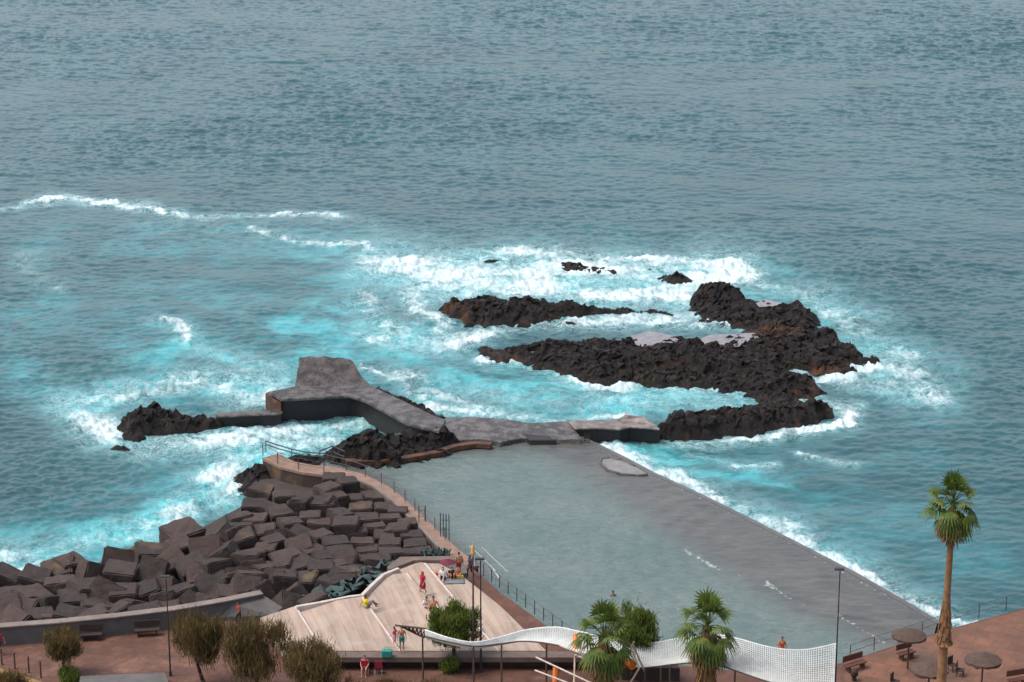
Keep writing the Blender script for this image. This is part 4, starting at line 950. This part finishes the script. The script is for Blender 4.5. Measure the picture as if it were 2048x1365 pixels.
# truss at the left end
ta = U(790, 1251, ZC + .35); tb = U(852, 1258, ZC + .2); tc = U(848, 1276, ZC - .45); tdn = U(812, 1258, ZC - .1); m = MB()
m.path([ta, tb], .06); m.path([tdn, tc], .06); m.path([tb, tc], .06)
for i in range(6):
    f0, f1 = .12 + .88 * i / 6, .12 + .88 * (i + .5) / 6; u0, l0 = ta.lerp(tb, f0), tdn.lerp(tc, max(0, f1 - .1)); m.tube(u0, l0, .045); m.tube(l0, ta.lerp(tb, min(1, .12 + .88 * (i + 1) / 6)), .045)
child(m.build('truss', M['rust']), cn)

# ------------------------------------------------------------------ rope frame with orange sleeves
fr = thing('rope_frame', U(1215, 1430, ZG), 'pale pole and rope frame with orange sleeves at bottom edge', 'play frame')
def seg3(pts, r, name, mat): child(MB().path([U(a, b, z) for a, b, z in pts], r, 8).build(name, M[mat]), fr)
for s in ([(1160,1272,7.4),(1258,1322,7.0)], [(1158,1288,7.2),(1256,1328,6.8)], [(1120,1292,7),(1245,1338,6.7)], [(1150,1310,6.8),(1232,1345,6.6)], [(1072,1315,6.6),(1185,1368,6.4)], [(1070,1341,6.4),(1140,1368,6.3)]): seg3(s, .055, 'rope', 'rope')
for a, b, rr in (((1151,1270,7.3),(1150,1305,6.6),.17), ((1112,1334,6.4),(1108,1400,4.5),.2), ((1246,1318,7.0),(1266,1332,6.9),.3)): seg3([a, b], rr, 'orange_sleeve', 'orange')
for s in ([(1150,1305,6.6),(1146,1450,3.0)], [(1262,1290,8.2),(1278,1338,6.8),(1240,1400,4.6),(1230,1440,3)], [(1268,1284,8.4),(1252,1320,7),(1232,1345,6)], [(1228,1345,6.2),(1190,1400,3.5)], [(1266,1290,8.2),(1290,1345,6.2)], [(1236,1350,6),(1262,1400,3.5)]): seg3(s, .06, 'pole', 'whitepole')

# ------------------------------------------------------------------ benches, parasols, bollards
def bench(px, py, z, L, rz, mat, label, group, h=.45):
    t = thing('bench', U(px, py, z), label, 'bench', group, rz=R(rz))
    MB().box((0, 0, h), (L, .5, .08)).build('seat', M[mat], t, bevel=.02)
    MB().box((0, .28, h + .38), (L, .07, .42)).build('backrest', M[mat], t, bevel=.02)
    for s_ in (-1, 1): MB().box((s_ * (L / 2 - .25), 0, h / 2 - .02), (.12, .42, h - .04)).build('leg', M[mat], t)
bench(295, 1272, ZG, 1.7, 9, 'darkwood', 'dark bench against the sea wall nearer the lamp post', 'dark benches by the sea wall')
bench(182, 1281, ZG, 1.5, 7, 'darkwood', 'dark bench against sea wall behind the smallest tamarisk', 'dark benches by the sea wall')
bench(1710, 1340, ZG, 1.7, 33, 'wood', 'reddish wooden bench beside the canopy end', 'wooden benches on the right terrace')
bench(1812, 1318, ZG, 1.3, 30, 'wood', 'reddish wooden bench below the farthest parasol', 'wooden benches on the right terrace')
bench(2035, 1372, ZG, 1.4, 20, 'wood', 'reddish wooden bench at the right picture edge', 'wooden benches on the right terrace')
tag(MB().prism([U(160,1352,3.6), U(330,1345,3.6), U(338,1366,3.6), U(158,1372,3.6)], 2.95).build('stone_bench', M['greyconc'], bevel=.04), 'long grey concrete slab seat beside the left lamp post', 'seat')
def parasol(px, py, z, rr, label, H=2.4):
    t = thing('parasol', U(px, py, z), label, 'parasol', 'grey thatched parasols on the right terrace')
    MB().tube((0, 0, 0), (0, 0, H + .45), .06).build('pole', M['rust'], t)
    m = MB(); n = 24; r = random.Random(int(px)); prof = [(.04, H + .42), (.35, H + .3), (.7, H + .15), (1.0, H), (.99, H - .12)]; vs = []
    for q, zz in prof:
        for i in range(n): a = 2 * math.pi * i / n; k = rr * q * (1 + (r.uniform(-.05, .05) if q > .8 else 0)); vs.append((k * math.cos(a), k * math.sin(a), zz + (r.uniform(-.1, .05) if zz < H else 0)))
    for k in range(4):
        for i in range(n): m.f.append((k * n + i, k * n + (i + 1) % n, (k + 1) * n + (i + 1) % n, (k + 1) * n + i))
    m.v = vs; o = m.build('canopy', M['thatch'], t); o.modifiers.new('s', 'SOLIDIFY').thickness = .05
    return t
parasol(1815, 1338, ZG, 1.1, 'grey thatched parasol farthest back, left of the tall palm')
parasol(1962, 1388, ZG, 1.15, 'grey thatched parasol right of the tall palm')
parasol(1855, 1408, ZG, 1.15, 'grey thatched parasol at bottom edge beside palm trunk')
def chair(px, py, z, rz, mat, label, group=None):
    t = thing('chair', U(px, py, z), label, 'chair', group, rz=R(rz))
    MB().box((0, 0, .43), (.5, .48, .05)).build('seat', M[mat], t); MB().box((0, .24, .72), (.5, .05, .5)).build('backrest', M[mat], t)
    for a in (-1, 1):
        for b in (-1, 1): MB().tube((a * .22, b * .2, 0), (a * .22, b * .2, .42), .025).build('leg', M['whitemetal'] if mat == 'red' else M[mat], t)
M['red'] = solid('red_fabric', (.30, .012, .035), (.2, .008, .025), 4, .8, .1)
GC = 'dark chairs under the parasols'
chair(1905, 1342, ZG, 40, 'darkwood', 'dark chair left of the parasol beyond the palm', GC)
chair(1920, 1352, ZG, 70, 'darkwood', 'dark chair closest to the parasol right of palm', GC)
chair(1790, 1375, ZG, 60, 'darkwood', 'dark chair left of the bottom edge parasol', GC)
def bollard(px, py, z, h, r, mat, label, group, cap=False):
    t = thing('bollard', U(px, py, z), label, 'bollard', group); MB().tube((0, 0, 0), (0, 0, h), r, r * .9).build('shaft', M[mat], t)
    MB().capsule((0, 0, h), (0, 0, h + .04), r * (1.8 if cap else 1.15), r * (1.5 if cap else 1.0)).build('cap', M[mat], t, smooth=True)
bollard(1708, 1362, ZG, .55, .16, 'darkwood', 'squat dark bollard below the wooden bench', 'bollards', True)
for i, (px, py) in enumerate([(4,1330),(30,1338),(58,1346),(82,1356)]): bollard(px, py, ZG, 1.1, .06, 'rust', f'thin rusty fence post, {ORD[i]} from left before the sea wall', 'thin posts in the left corner')
kb = [(-200,1290),(0,1336),(80,1362),(140,1385)]; P_, Q_ = strip(kb, ZG + .25, .45, 0, 1)
M['yellow'] = solid('ochre_kerb_paint', (.28, .17, .05), (.17, .1, .035), 2, .8, .2)
tag(band(MB(), P_, Q_, ZG - .1).build('planter_kerb', M['yellow'], bevel=.02), 'ochre painted kerb crossing the bottom left corner', 'kerb')

# ------------------------------------------------------------------ people
SKIN = {k: solid('skin_' + k, c, tuple(v * .85 for v in c), 6, .6, 0) for k, c in {'tan': (.42, .19, .11), 'fair': (.55, .30, .21), 'brown': (.25, .11, .065)}.items()}
def fab(n, c): return solid('cloth_' + n, c, tuple(v * .75 for v in c), 8, .85, 0)
CL = {'yellow': fab('yellow', (.62, .5, .02)), 'crimson': fab('crimson', (.42, .01, .03)), 'teal': fab('teal', (.02, .24, .2)), 'pink': fab('pink', (.7, .13, .22)), 'white': fab('white', (.65, .65, .66)),
      'black': fab('black', (.02, .02, .025)), 'red': fab('red', (.35, .03, .03)), 'orange': fab('orange', (.6, .14, .05)), 'navy': fab('navy', (.03, .045, .08)), 'grey': fab('grey', (.16, .17, .19))}
HAIR = {'dark': fab('hair_dark', (.02, .013, .01)), 'brown': fab('hair_brown', (.07, .035, .02)), 'fairhair': fab('hair_fair', (.3, .18, .08))}
POSE = {
 'stand': dict(pel=(0,0,.93), wa=(0,0,1.08), ch=(0,.01,1.30), nk=(0,0,1.47), hd=(0,.02,1.62), el=[(-.27,-.02,1.12),(.27,.02,1.13)], wr=[(-.27,.1,.88),(.30,.14,.92)], kn=[(-.1,.03,.49),(.11,.05,.49)], an=[(-.1,-.02,.08),(.12,.0,.08)]),
 'walk': dict(pel=(0,0,.92), wa=(0,.01,1.08), ch=(0,.03,1.29), nk=(0,.04,1.46), hd=(0,.07,1.61), el=[(-.26,.1,1.12),(.26,-.12,1.13)], wr=[(-.24,.3,.95),(.25,-.22,.9)], kn=[(-.1,-.02,.49),(.11,.2,.5)], an=[(-.1,-.28,.12),(.11,.18,.08)]),
 'sit': dict(pel=(0,0,.12), wa=(0,-.02,.28), ch=(0,-.04,.48), nk=(0,-.02,.65), hd=(0,.03,.8), el=[(-.28,-.1,.36),(.28,.05,.38)], wr=[(-.3,-.24,.1),(.22,.28,.36)], kn=[(-.13,.42,.30),(.13,.40,.42)], an=[(-.13,.82,.07),(.13,.64,.07)]),
 'hug': dict(pel=(0,0,.12), wa=(0,0,.28), ch=(0,.06,.46), nk=(0,.12,.62), hd=(0,.18,.76), el=[(-.28,.16,.4),(.28,.16,.4)], wr=[(-.14,.42,.38),(.14,.42,.38)], kn=[(-.13,.38,.46),(.13,.38,.46)], an=[(-.12,.42,.07),(.12,.42,.07)]),
 'chair': dict(pel=(0,0,.52), wa=(0,-.01,.68), ch=(0,-.02,.9), nk=(0,0,1.06), hd=(0,.03,1.2), el=[(-.27,.05,.76),(.27,.05,.76)], wr=[(-.2,.3,.66),(.2,.3,.66)], kn=[(-.13,.42,.5),(.13,.42,.5)], an=[(-.13,.46,.08),(.13,.46,.08)]),
}
def person(px, py, z, rz, pose, skin, top, bottom, hair, label, scale=1.0, dress=False, longsleeve=False, capel=False, trousers=False, dz=0.0):
    J = {k: ([Vector(q) for q in v] if isinstance(v, list) else Vector(v)) for k, v in POSE[pose].items()}
    loc = U(px, py, z); loc.z += dz
    t = thing('person', loc, label, 'person', rz=R(rz)); t.scale = (scale,) * 3
    def remesh(mb, name, mat, vox):
        o = mb.build(name, mat, t, smooth=True); r_ = o.modifiers.new('r', 'REMESH'); r_.mode = 'VOXEL'; r_.voxel_size = vox; r_.use_smooth_shade = True
        sm = o.modifiers.new('s', 'SMOOTH'); sm.iterations = 3; sm.factor = .5; return o
    b = MB(); c = b.capsule
    side = Vector((1, 0, 0))
    def torso(mb, e=0.0, lo=0.0):
        cc = mb.capsule
        for sx in (-1, 1):
            cc(J['pel'] + side * .07 * sx, J['wa'] + side * .05 * sx, .105 + e, .09 + e); cc(J['wa'] + side * .05 * sx, J['ch'] + side * .075 * sx, .09 + e, .105 + e)
            cc(J['ch'] + side * .075 * sx, J['ch'] + side * .15 * sx + Vector((0, 0, .1)), .1 + e, .06 + e)
    torso(b); c(J['ch'] + Vector((0, 0, .1)), J['nk'], .085, .055); c(J['nk'], J['hd'] - Vector((0, .01, .06)), .05, .055)
    hd = J['hd']; c(hd + Vector((0, .01, -.05)), hd + Vector((0, -.01, .03)), .068, .088); c(hd + Vector((0, .075, -.015)), hd + Vector((0, .098, -.03)), .012, .016, 6)
    c(hd + Vector((-.03, .075, .005)), hd + Vector((.03, .075, .005)), .012, .012, 6); c(hd + Vector((-.02, .08, -.06)), hd + Vector((.02, .08, -.06)), .01, .01, 6)
    for sx in (-1, 1): c(hd + Vector((sx * .083, -.005, -.02)), hd + Vector((sx * .088, -.01, .015)), .014, .016, 6)
    for i, sx in ((0, -1), (1, 1)):
        sh = J['ch'] + Vector((sx * .18, 0, .1)); el, wr = J['el'][i], J['wr'][i]; c(sh, el, .052, .04); c(el, wr, .04, .026)
        hdn = (wr - el).normalized(); pal = wr + hdn * .08; c(wr, pal, .028, .034)
        ac = hdn.cross(Vector((0, 1, .3))).normalized()
        for k, (o_, l_) in enumerate(((-.027, .068), (-.009, .078), (.009, .073), (.026, .055))):
            f0 = pal + ac * o_; f1 = f0 + hdn * l_ * .55; f2 = f1 + (hdn + Vector((0, .35, 0))).normalized() * l_ * .5; c(f0, f1, .0095, .009, 6); c(f1, f2, .009, .0075, 6)
        c(wr + hdn * .03, wr + hdn * .07 + Vector((0, .05, 0)), .011, .009, 6)
        hp = J['pel'] + Vector((sx * .095, 0, -.02)); kn, an = J['kn'][i], J['an'][i]; c(hp, kn, .092, .058); c(kn, an, .056, .036)
        c(an + Vector((0, -.03, -.035)), an + Vector((0, .16, -.045)), .04, .03)
    remesh(b, 'body', SKIN[skin], .014)
    if top:
        m = MB(); torso(m, .016)
        for i, sx in ((0, -1), (1, 1)):
            sh = J['ch'] + Vector((sx * .17, 0, .1)); el, wr = J['el'][i], J['wr'][i]; m.capsule(sh, sh.lerp(el, .98 if longsleeve else .55), .066, .056)
            if longsleeve: m.capsule(el, el.lerp(wr, .9), .056, .045)
        if dress:
            for i in (0, 1): m.capsule(J['pel'], J['pel'].lerp(J['kn'][i], .9), .14, .12)
        if capel:
            m.capsule(J['ch'], J['pel'] + Vector((0, -.03, -.35)), .17, .2)
            m.capsule(J['nk'], J['hd'] + Vector((0, -.03, .02)), .08, .115)
        remesh(m, 'top', CL[top], .018)
    if bottom:
        m = MB(); m.capsule(J['pel'] + side * -.07, J['pel'] + side * .07, .125, .125)
        for i, sx in ((0, -1), (1, 1)):
            hp = J['pel'] + Vector((sx * .095, 0, -.02)); kn, an = J['kn'][i], J['an'][i]; m.capsule(hp, hp.lerp(kn, 1.0 if trousers else .7), .112, .085)
            if trousers: m.capsule(kn, kn.lerp(an, .9), .075, .055)
        remesh(m, 'shorts' if not trousers else 'trousers', CL[bottom], .018)
    if not capel:
        m = MB(); m.capsule(hd + Vector((0, -.025, .02)), hd + Vector((0, -.01, .055)), .092, .085)
        if hair == 'brown': m.capsule(hd + Vector((0, -.05, 0)), hd + Vector((0, -.075, -.16)), .075, .05)
        remesh(m, 'hair', HAIR[hair], .018)
    return t
person(732, 1217, 4.2, -60, 'sit', 'tan', 'yellow', 'grey', 'brown', 'person in yellow top sitting on the deck ridge with stretched legs', 1.15, trousers=True)
person(846, 1189, 4.1, 150, 'walk', 'tan', 'crimson', 'black', 'dark', 'person wrapped in a crimson towel walking on the pale deck', 1.0, capel=True)
person(853, 1219, 4.1, -150, 'sit', 'tan', 'white', 'grey', 'brown', 'person in white top sitting beside a shirtless man on deck', 1.05)
person(867, 1221, 4.1, 165, 'sit', 'tan', None, 'black', 'dark', 'shirtless person in black shorts sitting on the deck', 1.15)
person(804, 1301, 4.15, 185, 'stand', 'tan', None, 'teal', 'dark', 'shirtless person in teal shorts standing at the deck front', 1.0, trousers=False)
person(790, 1292, 4.15, 60, 'walk', 'fair', 'pink', 'white', 'brown', 'child in pink top bending beside the man in teal', .8, dress=True)
person(918, 1150, 4.01, 20, 'stand', 'tan', None, 'red', 'dark', 'shirtless person in red shorts standing where path meets deck', 1.0)
person(941, 1154, 2.4, 130, 'walk', 'brown', 'navy', 'black', 'dark', 'person in dark clothes walking on path beside the pool', 1.0, trousers=True, longsleeve=True)
person(886, 1158, 4.01, 170, 'sit', 'fair', 'white', 'navy', 'brown', 'person in white sitting under the maroon umbrella', 1.0)
person(903, 1156, 4.01, 190, 'hug', 'tan', 'black', 'black', 'dark', 'person in black sitting under the maroon umbrella edge', 1.0)
person(914, 1156, 4.01, 200, 'hug', 'tan', 'orange', 'orange', 'fairhair', 'person in orange sitting right of the maroon umbrella', .95)
ch1 = chair(730, 1346, ZG, 180, 'red', 'red seat with white legs holding the pink dressed person', 'red chairs before the dark wall')
person(730, 1348, ZG, 175, 'chair', 'fair', 'pink', 'red', 'dark', 'person in pink seated with back to the dark wall', 1.0)
chair(757, 1347, ZG, 180, 'red', 'empty red seat with white legs right of the pink person', 'red chairs before the dark wall')
person(479, 1248, ZG, 120, 'walk', 'brown', 'red', 'black', 'dark', 'person in dull red standing by the end of the sea wall', .95, trousers=True)
person(1, 1310, ZG, 60, 'walk', 'tan', 'crimson', 'navy', 'dark', 'person in crimson top cut by the left picture edge', 1.0, trousers=True)
person(1226, 1232, .85, 200, 'stand', 'brown', None, 'black', 'dark', 'swimmer with head and shoulders above the pool water', 1.0, dz=-1.25)
person(1563, 1322, 2.6, 190, 'stand', 'tan', 'orange', 'orange', 'dark', 'orange figure in place of a life ring stand above canopy edge by pool', 1.0)  # human figure stands in for a life ring stand
# swimmer stands lower: shift so that head breaks the surface where the photo shows it
sw_ = [o for o in bpy.data.objects if o.get('label', '').startswith('swimmer')][0]; q = U(1226, 1193, ZP); sw_.location = (q.x, q.y, ZP - 1.28)

def umbrella():
    t = thing('beach_umbrella', U(896, 1152, 4.01), 'small maroon beach umbrella open over seated bathers on deck', 'umbrella')
    MB().tube((0, 0, 0), (0, 0, 1.25), .02).build('pole', M['whitemetal'], t); m = MB(); n = 8; vs = [(0, 0, 1.32)] + [(.62 * math.cos(i * math.pi / 4), .62 * math.sin(i * math.pi / 4), 1.05) for i in range(8)]
    m.add(vs, [(0, 1 + i, 1 + (i + 1) % 8) for i in range(8)]); m.build('canopy', M['maroon'], t).modifiers.new('s', 'SOLIDIFY').thickness = .01
M['maroon'] = fab('maroon', (.12, .01, .03)); umbrella()
def bag(px, py, z, mat, label, s=.4):
    p = U(px, py, z); t = thing('beach_bag', p, label, 'bag', 'bags lying on the deck')
    m = MB().box((0, 0, s * .35), (s, s * .6, s * .7)); m.build('body', mat, t, bevel=.06)
    MB().path([Vector((-s * .25, 0, s * .7)), Vector((-s * .15, 0, s)), Vector((s * .15, 0, s)), Vector((s * .25, 0, s * .7))], .015).build('handle', mat, t)
bag(872, 1150, 4.01, CL['orange'], 'small tan bag left of the maroon umbrella', .3)
bag(921, 1158, 4.01, CL['yellow'], 'yellow bag right of the seated umbrella group', .4)
bag(774, 1314, 3.98, CL['teal'], 'teal bag on the wall step near the red seats', .7)
def towel(px, py, z, mat, label, sx=1.7, sy=.8, rz=0):
    m = MB(); vs = []; nx, ny = 12, 6
    for i in range(nx + 1):
        for j in range(ny + 1): vs.append(((i / nx - .5) * sx, (j / ny - .5) * sy, .03 + .025 * math.sin(i * 1.3 + j) * (i % 3 == 0) + .01 * math.cos(j * 2)))
    m.add(vs, [(i * (ny + 1) + j, (i + 1) * (ny + 1) + j, (i + 1) * (ny + 1) + j + 1, i * (ny + 1) + j + 1) for i in range(nx) for j in range(ny)])
    o = m.build('towel', mat, smooth=True); o.location = U(px, py, z); o.rotation_euler = (0, 0, R(rz)); o.modifiers.new('s', 'SOLIDIFY').thickness = .02
    tag(o, label, 'towel', 'towels on the deck')
towel(858, 1224, 4.11, CL['white'], 'white towel spread under the seated couple', 1.8, 1.0, 20)
towel(898, 1162, 4.03, CL['grey'], 'blue grey towel under the umbrella group', 2.2, 1.2, 5)
